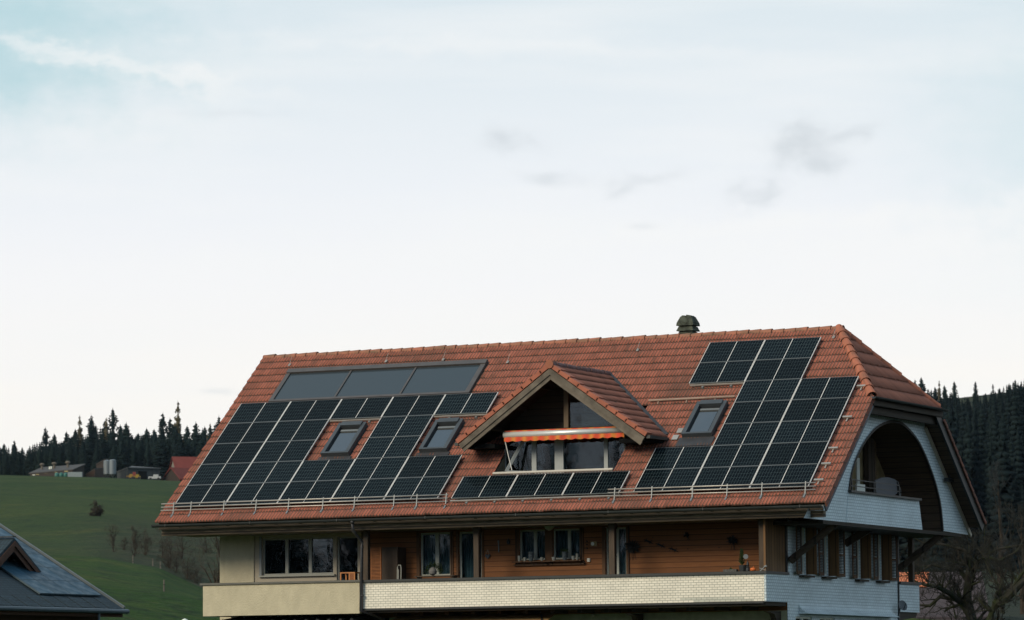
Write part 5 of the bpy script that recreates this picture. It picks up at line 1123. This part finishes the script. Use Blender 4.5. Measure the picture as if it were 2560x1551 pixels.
lp = tree_proto('larch_tree', *spruce_arrays(41, levels=40, br=7, wid=.13, sparse=.6, ragged=.6, pw=.45), m_bare, .006)
def plant(px, top, d, k, wd=1.0, label=''):
    p = col_pt(px, d); z = P(px, top, d)[2]; h = z-p[2]; src = lp if k == 'L' else protos[k]; global used
    if src in used: o = dup(src, tuple(p), label)
    else: o = src; used.append(src); o.location = p; o['label'] = label
    o.rotation_euler.z = rf.uniform(0, 6); o.scale = (h*wd, h*wd, h); o['group'] = 'tall larches and spruces on the skyline'; return o
used = []
L_t = [(8, 1108, 1500, 0, 'spruce at the left picture edge above the forest'), (34, 1100, 1450, 1, 'slender spruce just right of the left picture edge'), (112, 1068, 1400, 1, 'lone tall spruce standing above the long shed'), (134, 1084, 1420, 0, 'spruce close beside the lone one above the shed'), (165, 1078, 1500, 2, 'broad spruce between long shed vent and next gap'), (187, 1072, 1450, 0, 'pointed spruce left of the bare larch'), (227, 1037, 1380, 1, 'tall dark-topped spruce above the shed\'s right end'), (238, 1062, 1420, 2, 'broad full spruce under the dark-topped tall one'), (262, 1050, 1500, 0, 'narrow spruce left of the tallest open spruce'), (281, 1021, 1380, 1, 'tallest open-crowned spruce on the left ridge'), (300, 1062, 1450, 0, 'spruce leaning behind the tallest open one'), (315, 1056, 1360, 2, 'wide cone spruce right of the tallest one'), (345, 1082, 1400, 0, 'low spruce in the dip of the ridge'), (366, 1070, 1420, 0, 'spruce right of the ridge dip'), (385, 1072, 1500, 2, 'broad spruce above the dark barn'), (407, 1032, 1380, 1, 'thin tall spruce left of the pale larch'), (425, 1045, 1400, 1, 'spruce with a sharp tip beside the thin tall one'), (437, 1055, 1390, 2, 'wide spruce under the pale larch'), (468, 1064, 1420, 0, 'spruce right of the gap near red roof'), (490, 1055, 1380, 2, 'full dark spruce above the red roofed farm'), (512, 1066, 1420, 0, 'dark spruce left of the last one by the roof'), (548, 1040, 1400, 1, 'spruce half hidden behind the tiled roof edge')]
for px, top, d, k, lab in L_t: plant(px, top+2, d, k, 1.6, lab)
for px, top, lab in ((198, 1040, 'thin pale bare larch above the shed'), (445, 1005, 'tallest pale bare larch of the left ridge'), (265, 1045, 'bare larch hidden among spruces in the middle'), (526, 1060, 'faint bare larch near the tiled roof')): plant(px, top, 1390, 'L', 1.0, lab)
R_t = [(2300, 948, 1200, 1, 'open spruce just right of the hipped roof'), (2316, 942, 1150, 2, 'dense broad spruce right of the hipped roof'), (2350, 966, 1200, 0, 'round spruce left of the thin larch on right ridge'), (2374, 962, 1250, 0, 'bushy spruce below thin larch on right ridge'), (2399, 952, 1300, 0, 'tall spruce left of the bare crest'), (2376, 968, 1240, 1, 'small spruce left of the tall crest spruce'), (2452, 952, 1380, 0, 'single clear spruce standing on the bare crest'), (2496, 958, 1400, 1, 'thin spruce right of the bare crest'), (2511, 970, 1350, 0, 'lower spruce between thin spruce and right group'), (2552, 948, 1300, 0, 'leaning spruce group at the right picture edge'), (2540, 960, 1320, 2, 'wide spruce near the right picture edge'), (2572, 965, 1300, 0, 'spruce cut by the right picture edge')]
for px, top, d, k, lab in R_t: plant(px, top+2, d, k, 1.45, lab)
plant(2361, 952, 1250, 'L', 1.0, 'thin bare larch on the right ridge beside the roof')

# leafless broadleaf trees grown by recursion
def bare_tree(seed, base, trunk_pts, radii, depth=4, spread=.75, ln=.62, mbk=None, kids=(3, 5), twig=.008, up=.25):
    r = np.random.default_rng(seed); big = MB(); tw = MB()
    def grow(p, d, L_, rad, lev):
        pts = [p]; q = p.copy(); dd = d.copy(); k = 4
        for i in range(k):
            dd = dd+r.normal(0, .22, 3)+np.array([0, 0, up*.25]); dd /= np.linalg.norm(dd); q = q+dd*L_/k; pts.append(q.copy())
        rs = [max(rad*(1-.6*i/k), twig*.6) for i in range(k+1)]
        (big if lev < 2 else tw).tube(pts, rs, 6 if lev < 2 else 3, cap=False)
        if lev < depth:
            for j in range(r.integers(*kids)):
                t = .3+.7*r.random(); i = min(int(t*k), k-1); o_ = pts[i]*(1-(t*k-i))+pts[i+1]*(t*k-i)
                nd = dd+r.normal(0, spread, 3)+np.array([0, 0, up]); nd /= np.linalg.norm(nd); grow(o_, nd, L_*ln*(.7+.5*r.random()), rs[i]*.6, lev+1)
    for path, rr in trunk_pts:
        path = [np.array(q, float) for q in path]; big.tube(path, rr, 8, cap=False)
        for i in range(1, len(path)):
            d = path[i]-path[i-1]; L0 = np.linalg.norm(d); d /= L0
            for j in range(radii):
                t = r.random(); nd = d*.5+r.normal(0, spread, 3)+np.array([0, 0, up]); nd /= np.linalg.norm(nd); rb = rr[i]*.5; grow(path[i-1]*(1-t)+path[i]*t, nd, ln*1.6*(.6+.8*r.random())*L_SC[0], rb, 1)
        grow(path[-1], (path[-1]-path[-2])/np.linalg.norm(path[-1]-path[-2]), ln*2*L_SC[0], rr[-1], 1)
    return big, tw
L_SC = [1.0]
m_moss = needle_mat('mossy_bark', (.020, .026, .011), (.030, .028, .025), 3.0); m_twig = mat('twigs', (.026, .027, .024), .95, .1, var=.3)
def bare(name, label, seed, trunks, nb, d0, sc=1.0, m1=None, m2=None, **k):
    L_SC[0] = sc; big, tw = bare_tree(seed, None, trunks, nb, **k); b = trunks[0][0][0]
    T = thing(name, label, 'tree', tuple(b)); big.build('trunk', m1 or m_moss, T); tw.build('crown', m2 or m_twig, T); return T
D = 150
q = lambda x, y, d=D: P(x, y, d)
tr = [([q(2432, 1680), q(2436, 1600), q(2428, 1545), q(2418, 1500), q(2420, 1455)], [.26, .24, .21, .18, .14]),
      ([q(2428, 1545), q(2400, 1505), q(2372, 1482, D-1), q(2340, 1466, D-2), q(2312, 1462, D-2), q(2296, 1458, D-2)], [.14, .12, .10, .09, .06, .04]),
      ([q(2420, 1530), q(2396, 1500, D+1), q(2350, 1492, D+1), q(2325, 1515, D+1), q(2285, 1512, D+1)], [.12, .10, .08, .06, .03]),
      ([q(2420, 1455), q(2400, 1425), q(2372, 1422), q(2330, 1412), q(2300, 1430)], [.10, .09, .07, .05, .03]),
      ([q(2420, 1455), q(2440, 1410), q(2462, 1392, D-1), q(2500, 1402, D-1), q(2540, 1380, D-1)], [.12, .09, .08, .06, .03]),
      ([q(2440, 1410), q(2410, 1375), q(2360, 1362), q(2310, 1358)], [.08, .06, .05, .03]),
      ([q(2460, 1392), q(2500, 1372), q(2560, 1362)], [.07, .05, .03])]
bare('apple_tree', 'gnarled mossy leafless apple tree right of the house', 5, tr, 3, D, .9, depth=4, spread=.7, kids=(3, 6), up=.3)
q2 = lambda x, y: P(x, y, 138)
tr = [([q2(2478, 1700), q2(2470, 1560), q2(2490, 1510), q2(2520, 1492), q2(2556, 1455), q2(2600, 1440)], [.24, .22, .17, .15, .12, .08]), ([q2(2490, 1510), q2(2530, 1470), q2(2580, 1400)], [.1, .07, .04]), ([q2(2470, 1560), q2(2500, 1470), q2(2480, 1440)], [.12, .06, .03])]
bare('apple_tree', 'dark mossy leafless tree at the right picture edge', 6, tr, 3, 138, .9, depth=4, spread=.7, kids=(3, 5), up=.3)
def simple_bare(name, label, seed, px, d, top, nb=5, sc=None, scf=.36, m2=None, depth=4, spread=.55, up=.55, lean=0, **k):
    b = col_pt(px, d, -.3); z = P(px, top, d)[2]; h = z-b[2]; tr = [([b, b+[lean*h*.1, 0, h*.25], b+[lean*h*.2, .05*h, h*.5], b+[lean*h*.15, 0, h*.72]], [h*.03, h*.024, h*.016, h*.009])]
    return bare(name, label, seed, tr, nb, d, sc or h*scf, m_bark, m2 or m_twig, depth=depth, spread=spread, up=up, **k)
m_twig_grey = mat('grey_twigs', (.030, .034, .036), .95, .1, var=.3)
m_twig_haze = mat('brown_twigs', (.060, .055, .045), .95, .1, var=.3)
simple_bare('bare_tree', 'round grey leafless tree against the dark mountain forest', 21, 2505, 420, 1175, nb=5, m2=m_twig_grey, depth=4, kids=(3, 5), twig=.02, scf=.17, up=.7)
simple_bare('bare_tree', 'smaller leafless tree behind the apple tree at the right', 22, 2400, 330, 1310, nb=4, m2=m_twig, depth=4, kids=(3, 4), twig=.014, scf=.18)
simple_bare('bare_tree', 'leafless tree peeking beside the lower right roof verge', 23, 2560, 300, 1260, nb=4, m2=m_twig, depth=4, kids=(3, 4), twig=.012, scf=.18)
simple_bare('bare_tree', 'leafless shrubby tree just behind the rear balcony', 29, 2300, 260, 1350, nb=4, m2=m_twig, depth=4, kids=(3, 4), twig=.01, scf=.2)
simple_bare('bare_tree', 'round leafless bush alone on the upper left meadow', 24, 243, 560, 1268, nb=10, m2=m_twig_haze, depth=4, kids=(3, 6), twig=.035, up=.2, spread=.8)
simple_bare('bare_tree', 'leafless orchard tree left in the meadow hollow', 25, 283, 430, 1330, nb=6, m2=m_twig_haze, depth=4, kids=(3, 4), twig=.013)
simple_bare('bare_tree', 'dark crooked orchard tree in the middle of the hollow', 26, 335, 425, 1335, nb=8, m2=m_twig_haze, depth=4, kids=(3, 4), twig=.013, lean=.3)
simple_bare('bare_tree', 'pale twiggy tree right in the meadow hollow', 27, 362, 430, 1345, nb=8, m2=m_twig_haze, depth=4, kids=(3, 4), twig=.013)
simple_bare('bare_tree', 'slim dark leafless tree left of the beige wall', 28, 535, 300, 1325, nb=7, m2=m_twig_haze, depth=4, kids=(3, 4), twig=.012, lean=.5)
simple_bare('bare_tree', 'twiggy thicket tree below the left eave corner', 30, 425, 410, 1350, nb=9, m2=m_twig_haze, depth=4, kids=(3, 4), twig=.013, up=.3, spread=.8)
simple_bare('bare_tree', 'low twiggy thicket in the hollow left of the parapet', 31, 468, 400, 1395, nb=9, m2=m_twig_haze, depth=4, kids=(3, 4), twig=.013, up=.3, spread=.8)
simple_bare('bare_tree', 'leafless crown touching the tiled roof edge on the skyline', 32, 556, 900, 1040, nb=6, scf=.10, m2=m_twig_haze, depth=4, twig=.04)
for px, d, top, sd_ in ((440, 405, 1385, 41), (492, 398, 1420, 42), (405, 430, 1340, 43), (515, 470, 1330, 44), (455, 440, 1330, 45), (310, 440, 1350, 46)):
    simple_bare('bare_tree', 'leafless thicket tree in the brown hollow, crown near %s' % {440: 'the eave corner post', 492: 'the parapet left end', 405: 'the meadow crest', 515: 'the wall left edge', 455: 'the roof overhang', 310: 'the left orchard trees'}[px], sd_, px, d, top, nb=6, m2=m_twig_haze, depth=4, kids=(3, 4), twig=.012, up=.3, spread=.8)
for i, (px, d) in enumerate(((332, 372), (382, 368), (401, 366), (410, 300))):
    p = col_pt(px, d); mb = MB(); mb.tube([p-[0, 0, .3], p+[0, 0, .6]], .06, 6); put('fence_post', m_weather2, mb, ['first', 'second', 'third', 'lowest'][i]+' weathered wooden post from the left along the meadow edge', 'fence post', tuple(p), 'posts along the meadow edge')

# ------------------------------------------------------------------ far farm buildings
m_shedwall = mat('dark_shed_boards', (.045, .036, .032), .9, .2, var=.2); m_shedroof = mat('grey_shed_roof', (.055, .05, .048), .8, .3, var=.15); m_cream = mat('cream_panels', (.36, .31, .16), .8, .2); m_galv = mat('silo_metal', (.17, .20, .22), .5, .5, metal=.3, var=.2, vscale=.5, stretch=(6, .2, 1)); m_redroof = mat('red_farm_roof', (.17, .042, .034), .85, .2, var=.15, vscale=.4)
def Pz(px, py, d): return P(px, py, d)
def far_building(name, label, cat, FL, FR, BR, BL, roof_pts, wallm, roofm, overhang=0):
    # FL..BL = (px, d) footprint; roof_pts = py of eave/ridge at the four corners
    T = thing(name, label, cat, tuple(col_pt(*FL))); b = []; t = []
    for (px, d), py in zip((FL, FR, BR, BL), roof_pts): g = col_pt(px, d, -.5); tz = P(px, py, d); b.append(g); t.append(np.array([g[0], g[1], tz[2]]))
    mb = MB(); mb.hexa(b, t); mb.build('wall', wallm, T)
    c = sum(t)/4; e = [q+(q-c)*np.array([.04, .04, .04])+[0, 0, .02] for q in t]; mb = MB(); mb.hexa(e, [q+[0, 0, .28] for q in e]); mb.build('roof', roofm, T); return T, b, t
T, b, t = far_building('farm_shed', 'long low dark shed with cream panels and three roof vents on the hill', 'shed', (73, 1205), (180, 1172), (210, 1184), (104, 1217), (1185, 1176, 1163, 1171), m_shedwall, m_shedroof)
front = b[1]-b[0]; fn = np.array([front[1], -front[0], 0]); fn /= np.linalg.norm(fn)
for u0, u1, m_ in ((.07, .13, m_white), (.155, .225, m_cream), (.36, .43, m_cream), (.60, .655, m_cream), (.82, .90, m_cream)):
    mb = MB(); o = b[0]*(1-u0)+b[1]*u0+fn*.12; o[2] = b[0][2]+.6; hh = (t[0][2]*(1-u0)+t[1][2]*u0)-o[2]-.25; mb.obox(o, front*(u1-u0), -fn*.08, (0, 0, hh if m_ is m_cream else hh*.8)); mb.build('panel', m_, T)
for u in (.46, .50):
    mb = MB(); o = b[0]*(1-u)+b[1]*u+fn*.12; o[2] = b[0][2]+1.7; mb.obox(o, front*.025, -fn*.08, (0, 0, .8)); mb.build('window', m_white, T)
for u in (.13, .42, .74):
    pt_ = (t[0]*(1-u)+t[1]*u)*.45+(t[3]*(1-u)+t[2]*u)*.55; mb = MB(); mb.lathe(pt_-[0, 0, .3], [(.35, 0), (.35, 1.7), (.7, 1.8), (.75, 2.2), (.35, 2.5)], 12); mb.build('roof_vent', m_greybeam, T)
T, b, t = far_building('farm_shed', 'small brown shed with slanted roof between long shed and silos', 'shed', (213, 1195), (236, 1190), (262, 1205), (225, 1208), (1188, 1174, 1172, 1186), mat('brown_shed', (.07, .045, .035), .9, .2), m_shedroof)
T, b, t = far_building('farm_shed', 'dark open-fronted barn with pale roof edge right of the silos', 'barn', (292, 1190), (318, 1180), (400, 1185), (330, 1212), (1182, 1171, 1173, 1168), mat('grey_barn', (.055, .062, .066), .9, .2, var=.2, vscale=.4, stretch=(4, 1, 1)), mat('pale_tin_roof', (.07, .075, .08), .8, .3))
fr_ = b[2]-b[1]; mb = MB(); nn = np.array([fr_[1], -fr_[0], 0]); nn /= np.linalg.norm(nn); o = b[1]+fr_*.33+nn*.1; mb.obox(o, fr_*.26, -nn*.05, (0, 0, 3.0)); mb.build('doorway', m_black, T)
T, b, t = far_building('farm_shed', 'little shed tower behind the two silos', 'shed', (240, 1215), (262, 1212), (272, 1225), (250, 1228), (1162, 1150, 1150, 1160), m_shedwall, m_shedroof)
for i, px in enumerate((267, 281)):
    p = col_pt(px, 1182+i*-3); top = P(px, 1151, 1182)[2]; r_s = 9.4/FPX*1182*.95; h = top-p[2]; T = thing('silo', ('left' if i == 0 else 'right')+' one of two tall galvanised silos beside the barn', 'silo', tuple(p), 'galvanised silos')
    mb = MB(); mb.lathe((p[0], p[1], p[2]+h*.22), [(r_s*.2, -h*.12), (r_s, 0), (r_s, h*.74), (r_s*.6, h*.78), (.1, h*.8)], 18); mb.build('tank', m_galv, T, smooth=False)
    mb = MB()
    for k in range(4): a = k*math.pi/2+.5; mb.beam((p[0]+r_s*.8*math.cos(a), p[1]+r_s*.8*math.sin(a), p[2]-.3), (p[0]+r_s*.8*math.cos(a), p[1]+r_s*.8*math.sin(a), p[2]+h*.24), .15, .15, up=(1, 0, 0))
    mb.build('support', m_darkmetal, T)
# red roofed farmhouse
def gabled(name, label, c_px, d, w_, dep, hw, hr, ang, wallm, roofm, cat='house', dz=0):
    p = col_pt(c_px, d, dz); T = thing(name, label, cat, tuple(p)); vd = np.array([FW[0], FW[1], 0]); vd /= np.linalg.norm(vd); rx = np.array([vd[1], -vd[0], 0])
    a = rx*math.cos(ang)+vd*math.sin(ang); b = -rx*math.sin(ang)+vd*math.cos(ang); z = np.array([0, 0, 1.0]); base = [p-a*w_/2-b*dep/2, p+a*w_/2-b*dep/2, p+a*w_/2+b*dep/2, p-a*w_/2+b*dep/2]; base = [q-z for q in base]
    mb = MB(); r0 = p-a*w_/2+z*hr; r1 = p+a*w_/2+z*hr; e = [q+z*(hw+1) for q in base]; mb.add(base+e+[r0, r1], [(0, 1, 5, 4), (2, 3, 7, 6), (1, 2, 6, 9, 5), (3, 0, 4, 8, 7)]); mb.build('wall', wallm, T)
    mb = MB(); o = .5; sl = (hr-hw)/(dep/2)
    for sg in (-1, 1):
        q = [p-a*(w_/2+o)+b*sg*(dep/2+o)+z*(hw-sl*o), p+a*(w_/2+o)+b*sg*(dep/2+o)+z*(hw-sl*o), r1+a*o, r0-a*o]
        if sg > 0: q = q[::-1]
        mb.hexa(q, [x+z*.25 for x in q])
    mb.build('roof', roofm, T); return T, p, a, b
gabled('farmhouse', 'distant farmhouse with bright red roof left of the big tiled roof', 478, 1195, 11, 8, 3.2, 7.4, .35, mat('pale_plaster', (.2, .18, .16), .9, .2), m_redroof)
gabled('farm_annex', 'low red roofed annex leaning against the distant farmhouse', 452, 1188, 8, 7, .6, 3.9, .9, m_shedwall, m_redroof, 'annex')
# little things by the sheds
def blobs(name, label, cat, px, d, n, w_, h, m, group=None):
    p = col_pt(px, d); mb = MB(); vd = np.array([FW[1], -FW[0], 0])
    for i in range(n): mb.lathe(tuple(p+vd*(i-(n-1)/2)*w_+[0, 0, -.1]), [(w_*.42, 0), (w_*.5, h*.3), (w_*.46, h*.8), (w_*.2, h)], 10)
    put(name, m, mb, label, cat, tuple(p), group)
blobs('silage_bales', 'row of turquoise wrapped silage bales before the long shed', 'silage bales', 152, 1160, 3, 1.3, 1.25, mat('turquoise_wrap', (.03, .14, .12), .5, .4))
p = col_pt(185, 1158); mb = MB(); vd = np.array([FW[1], -FW[0], 0]); mb.obox(p-vd*2-[0, 0, .2], vd*4.2, np.array([FW[0], FW[1], 0])*2, (0, 0, 1.5)); mb.obox(p-vd*2.05+[0, 0, 1.3], vd*4.3, np.array([FW[0], FW[1], 0])*2.1, (0, 0, .12)); put('container', mat('grey_container', (.22, .26, .27), .6, .3), mb, 'pale grey trough container beside the turquoise bales', 'container', tuple(p))
def machine(name, label, cat, px, d, m, L_=2.2, h=1.1):
    p = col_pt(px, d); T = thing(name, label, cat, tuple(p)); mb = MB(); f = np.array([FW[0], FW[1], 0]); mb.obox(p-vd*L_/2+[0, 0, .4], vd*L_, f*1.2, (0, 0, h*.5)); mb.obox(p-vd*L_*.1+[0, 0, .4+h*.5], vd*L_*.4, f*1.1, (0, 0, h*.45)); mb.build('body', m, T)
    for s in (-.33, .33): w0 = p+vd*L_*s+[0, 0, .38]; mb = MB(); mb.tube([w0-f*.12, w0+f*1.3], .38, 12); mb.build('wheel', m_darkmetal, T)
machine('tractor', 'small yellow farm machine left before the open barn', 'farm machine', 325, 1158, mat('yellow_paint', (.26, .15, .02), .6, .4))
machine('tractor', 'red and low farm machine between the two yellow ones', 'farm machine', 333, 1166, mat('red_paint', (.18, .03, .025), .6, .4), h=1.8)
machine('tractor', 'yellow farm machine right before the dark doorway', 'farm machine', 341, 1158, mat('yellow_paint_b', (.26, .18, .02), .6, .4))
machine('parked_car', 'small white car parked beside the dark barn', 'car', 386, 1160, mat('white_car_paint', (.4, .42, .42), .4, .5), 3.6, 1.3)
# ------------------------------------------------------------------ neighbour behind the apple tree
T, p, a, b = gabled('neighbour_house', 'neighbouring house with faded purple grey roof behind the leafless apple tree', 2290, 236, 7.0, 7, 2.2, 4.6, .0, mat('grey_brown_wall', (.10, .085, .08), .9, .2), tile_mat('old_grey_tiles', (.070, .056, .062), (.045, .038, .042), lichen=.3), dz=P(2300, 1441, 236)[2]-4.6-ground(2290, 236))
z = np.array([0, 0, 1.0]); sl = 2.4/3.5
mb = MB(); o = .5
c0 = p-a*(7/2+.4)+z*4.6; L0, L1 = .0, 4.75
down = -b+(-z*sl); n_ = np.cross(a, -down); n_ /= np.linalg.norm(n_)
n_ = n_ if n_[2] > 0 else -n_
mb.hexa([c0+a*L0+n_*.24, c0+a*L0+down*1.3+n_*.24, c0+a*(L1-.3)+down*1.3+n_*.24, c0+a*L1+n_*.24], [c0+a*L0+n_*.29, c0+a*L0+down*1.3+n_*.29, c0+a*(L1-.3)+down*1.3+n_*.29, c0+a*L1+n_*.29]); mb.build('orange_section', tile_mat('orange_section_tiles', (.62, .20, .09), (.45, .15, .08), lichen=.1), T)  # orange tile section laid over the grey roof

# ------------------------------------------------------------------ neighbouring solar roof, bottom left
E0 = P(301, 1522, 150); vd = E0-CAM; vd[2] = 0; vd /= np.linalg.norm(vd)
def rot(v, a): return np.array([v[0]*math.cos(a)-v[1]*math.sin(a), v[0]*math.sin(a)+v[1]*math.cos(a), 0])
U = rot(vd, R(57)); A = rot(vd, R(147)); Z = np.array([0, 0, 1.0]); TP = math.tan(R(30)); ru = U+Z*TP; nrm = np.cross(ru, A); nrm /= np.linalg.norm(nrm); nrm = nrm if nrm[2] > 0 else -nrm
def NP(a, u, n=0): return E0+A*a+ru*u+nrm*n
T = thing('neighbour_house', 'neighbouring house with blue solar roof and small gabled dormer at lower left', 'house', tuple(E0-Z*5.5))
m_slate = tile_mat('dark_slate_tiles', (.030, .052, .068), (.02, .03, .038), wt=.3, hr=.3, lichen=.3)
mb = MB(); mb.hexa([NP(-.2, -.1, -.12), NP(14, -.1, -.12), NP(14, 7.5, -.12), NP(-.2, 7.5, -.12)], [NP(-.2, -.1, 0), NP(14, -.1, 0), NP(14, 7.5, 0), NP(-.2, 7.5, 0)])
for k in range(2):
    for i in range(44): mb.obox(NP(.0+i*.3, -.05+k*.34, .0), A*.28, ru*.36, nrm*(.03+.01*(i % 3)))
mb.build('roof', m_slate, T)
e1 = NP(14, 7.5); mb = MB(); q0 = E0-Z*6+U*.7+A*.4; mb.obox(q0, A*13, U*12, Z*6.1); mb.build('wall', mat('dark_brown_wall', (.06, .035, .022), .9, .2), T)
mb = MB(); mb.hexa([NP(-.2, 7.5, -.12), NP(14, 7.5, -.12), NP(14, 7.5, -.12)+U*7-Z*4, NP(-.2, 7.5, -.12)+U*7-Z*4], [NP(-.2, 7.5, 0), NP(14, 7.5, 0), NP(14, 7.5, 0)+U*7-Z*4, NP(-.2, 7.5, 0)+U*7-Z*4]); mb.build('rear_roof', m_slate, T)
mb = MB(); mb.tube([NP(-.28, -.16, -.02), NP(14, -.16, -.02)], .09, 8); mb.build('gutter', mat('blue_grey_gutter', (.05, .075, .095), .5, .4), T)
mb = MB(); mb.beam(NP(-.2, -.06, -.22), NP(14, -.06, -.22), .05, .2); mb.build('fascia', mat('brown_fascia', (.06, .03, .018), .8, .2), T)
mb = MB(); w0 = NP(1.6, -.14, -.1); mb.tube([w0, w0-Z*.5, w0-Z*1.2+U*.4], .05, 8); mb.build('downpipe', mat('blue_pipe', (.07, .10, .12), .5, .4), T)
mb = MB(); mb.beam(NP(-.24, .0, .03), NP(-.24, 7.4, .03), .09, .12); mb.build('verge', mat('verge_metal', (.10, .12, .13), .5, .4), T)
mpb = pv_mat('blue_roof_panels', (.024, .062, .095), (.055, .11, .15), .5, .52, lw=.010, rough=.35, spec=.12)
pp = None; cnt = 0
for r in range(6):
    for c_ in range(12):
        a0_, u0_ = .25+c_*1.03, .85+r*1.07
        if r < 3 and c_ > 3+r*.4 and c_ < 9: 
            if not (r >= 1 and c_ < 4): continue
        lab = 'bluish solar panel number %s' % c_
        lab = '%s panel from right verge, %s row up, neighbour\'s blue solar roof' % (['first', 'second', 'third', 'fourth', 'fifth', 'sixth', 'seventh', 'eighth', 'ninth', 'tenth', 'eleventh', 'twelfth'][c_], ['lowest', 'second', 'third', 'fourth', 'fifth', 'sixth'][r])
        if pp is None:
            mb = MB(); mb.add([(0, 0, .0), (0, 0, 0)], []) if False else None
            pp = thing('solar_panel', lab, 'solar panel', (0, 0, 0), "solar panels on the neighbour's roof"); mb = MB(); mb.add([(.01, .01, .06), (1.01, .01, .06), (1.01, 1.04, .06), (.01, 1.04, .06)], [(0, 1, 2, 3)], [[(0, 0), (1, 0), (1, 1.04), (0, 1.04)]]); mb.build('cells', mpb, pp)
            mb = MB(); mb.box(0, 1.02, 0, .012, -.0, .058); mb.box(0, 1.02, 1.038, 1.05, -.0, .062); mb.box(0, .01, .012, 1.038, 0, .064); mb.box(1.01, 1.02, .012, 1.038, 0, .064); mb.build('frame', mat('blue_frame', (.04, .07, .09), .5, .4), pp)
            Mx = Matrix.Identity(3); uu = ru/np.linalg.norm(ru); xx = -A; nn = np.cross(xx, uu)
            for i in range(3): Mx[i][0] = xx[i]; Mx[i][1] = uu[i]; Mx[i][2] = nn[i]
            pp.rotation_euler = Mx.to_euler(); pp.location = NP(a0_+1.02, u0_/np.linalg.norm(ru), .05)
        else: dup(pp, tuple(NP(a0_+1.02, u0_/np.linalg.norm(ru), .05)), lab)
# its dormer
ap = P(36, 1352, 148); u_f = .5; lo = P(99, 1437, 148)
hw_ = 1.95; drop = 1.32; ridge = ap; back = U*5
T2p = MB(); W = hw_
def dpt(sa, n, dy): return ap-Z*abs(sa)*drop/hw_+(-A)*sa+Z*n+U*dy
mb = MB()
for sg in (1, -1):
    q = [dpt(0, -.02, 0), dpt(sg*hw_, -.02, 0), dpt(sg*hw_, -.02, 5), dpt(0, -.02, 5)]; q = q if sg > 0 else q[::-1]; mb.hexa(q, [x+Z*.12 for x in q])
mb.build('dormer_roof', m_slate, T)
mb = MB()
for i in range(8): mb.obox(dpt(0, .12, i*.45)+A*.12, -A*.24, U*.42, Z*.05)
mb.build('dormer_ridge_tiles', mat('slate_ridge', (.05, .055, .06), .8, .3), T)
for k, (o1, o2, th) in enumerate(((-.02, -.2, -.05), (-.21, -.4, .02))):
    mb = MB()
    for sg in (1, -1):
        q = [dpt(0, o2, th), dpt(sg*hw_, o2, th), dpt(sg*hw_, o2, th+.06), dpt(0, o2, th+.06)]; q = q if sg > 0 else q[::-1]; mb.hexa(q, [x+Z*(o1-o2) for x in q])
    mb.build('bargeboard', mat('red_brown_board', (.075, .036, .024), .75, .3, var=.2), T)
mb = MB(); mb.obox(ap-Z*2.7+A*1.25+U*.9, -A*2.5, U*2, Z*1.1); mb.build('dormer_wall', mat('yellow_plaster', (.22, .15, .045), .9, .2), T)
mb = MB(); mb.obox(ap-Z*1.62+A*1.28+U*.86, -A*2.6, U*.06, Z*.2); mb.build('dormer_lintel', mat('pale_lintel', (.20, .18, .10), .9, .2), T)
mb = MB(); mb.add([dpt(0, -.1, .92), dpt(1.5, -.1, .92), dpt(-1.5, -.1, .92)], [(0, 1, 2)]); mb.obox(ap-Z*2.7+A*1.2+U*.95, -A*2.9, U*.05, Z*1.6); mb.build('dormer_gable', m_black, T)
# lamp globe by the lane
p = P(462, 1549, 90); T = thing('street_lamp', 'white round-topped lamp head showing at the bottom left edge', 'lamp', (p[0], p[1], 1.0)); mb = MB(); mb.lathe((p[0], p[1], p[2]-.1), [(.02, -.12), (.09, -.05), (.10, .02), (.07, .09), (.01, .12)], 16); mb.build('globe', m_white, T, smooth=True); mb = MB(); mb.tube([(p[0], p[1], .5), (p[0], p[1], p[2]-.2)], .03, 8); mb.build('pole', m_darkmetal, T)
for o in bpy.data.objects:
    if '_o' in o: del o['_o']

if HAZE:
    mb = MB(); mb.box(-4200, 4200, -4300, 4000, -3, 185); hz = mb.build('haze', bpy.data.materials.new('haze_air'), None, (0, 0, 0)); m = hz.data.materials[0]; m.use_nodes = True; nt = m.node_tree; nt.nodes.clear()
    v = nt.nodes.new('ShaderNodeVolumePrincipled'); v.inputs['Density'].default_value = HAZE; v.inputs['Color'].default_value = (.62, .80, .95, 1); v.inputs['Anisotropy'].default_value = 0
    o_ = nt.nodes.new('ShaderNodeOutputMaterial'); nt.links.new(v.outputs[0], o_.inputs['Volume']); tag(hz, 'thin bluish evening air over the whole valley', 'haze', kind='stuff'); del hz['_o']
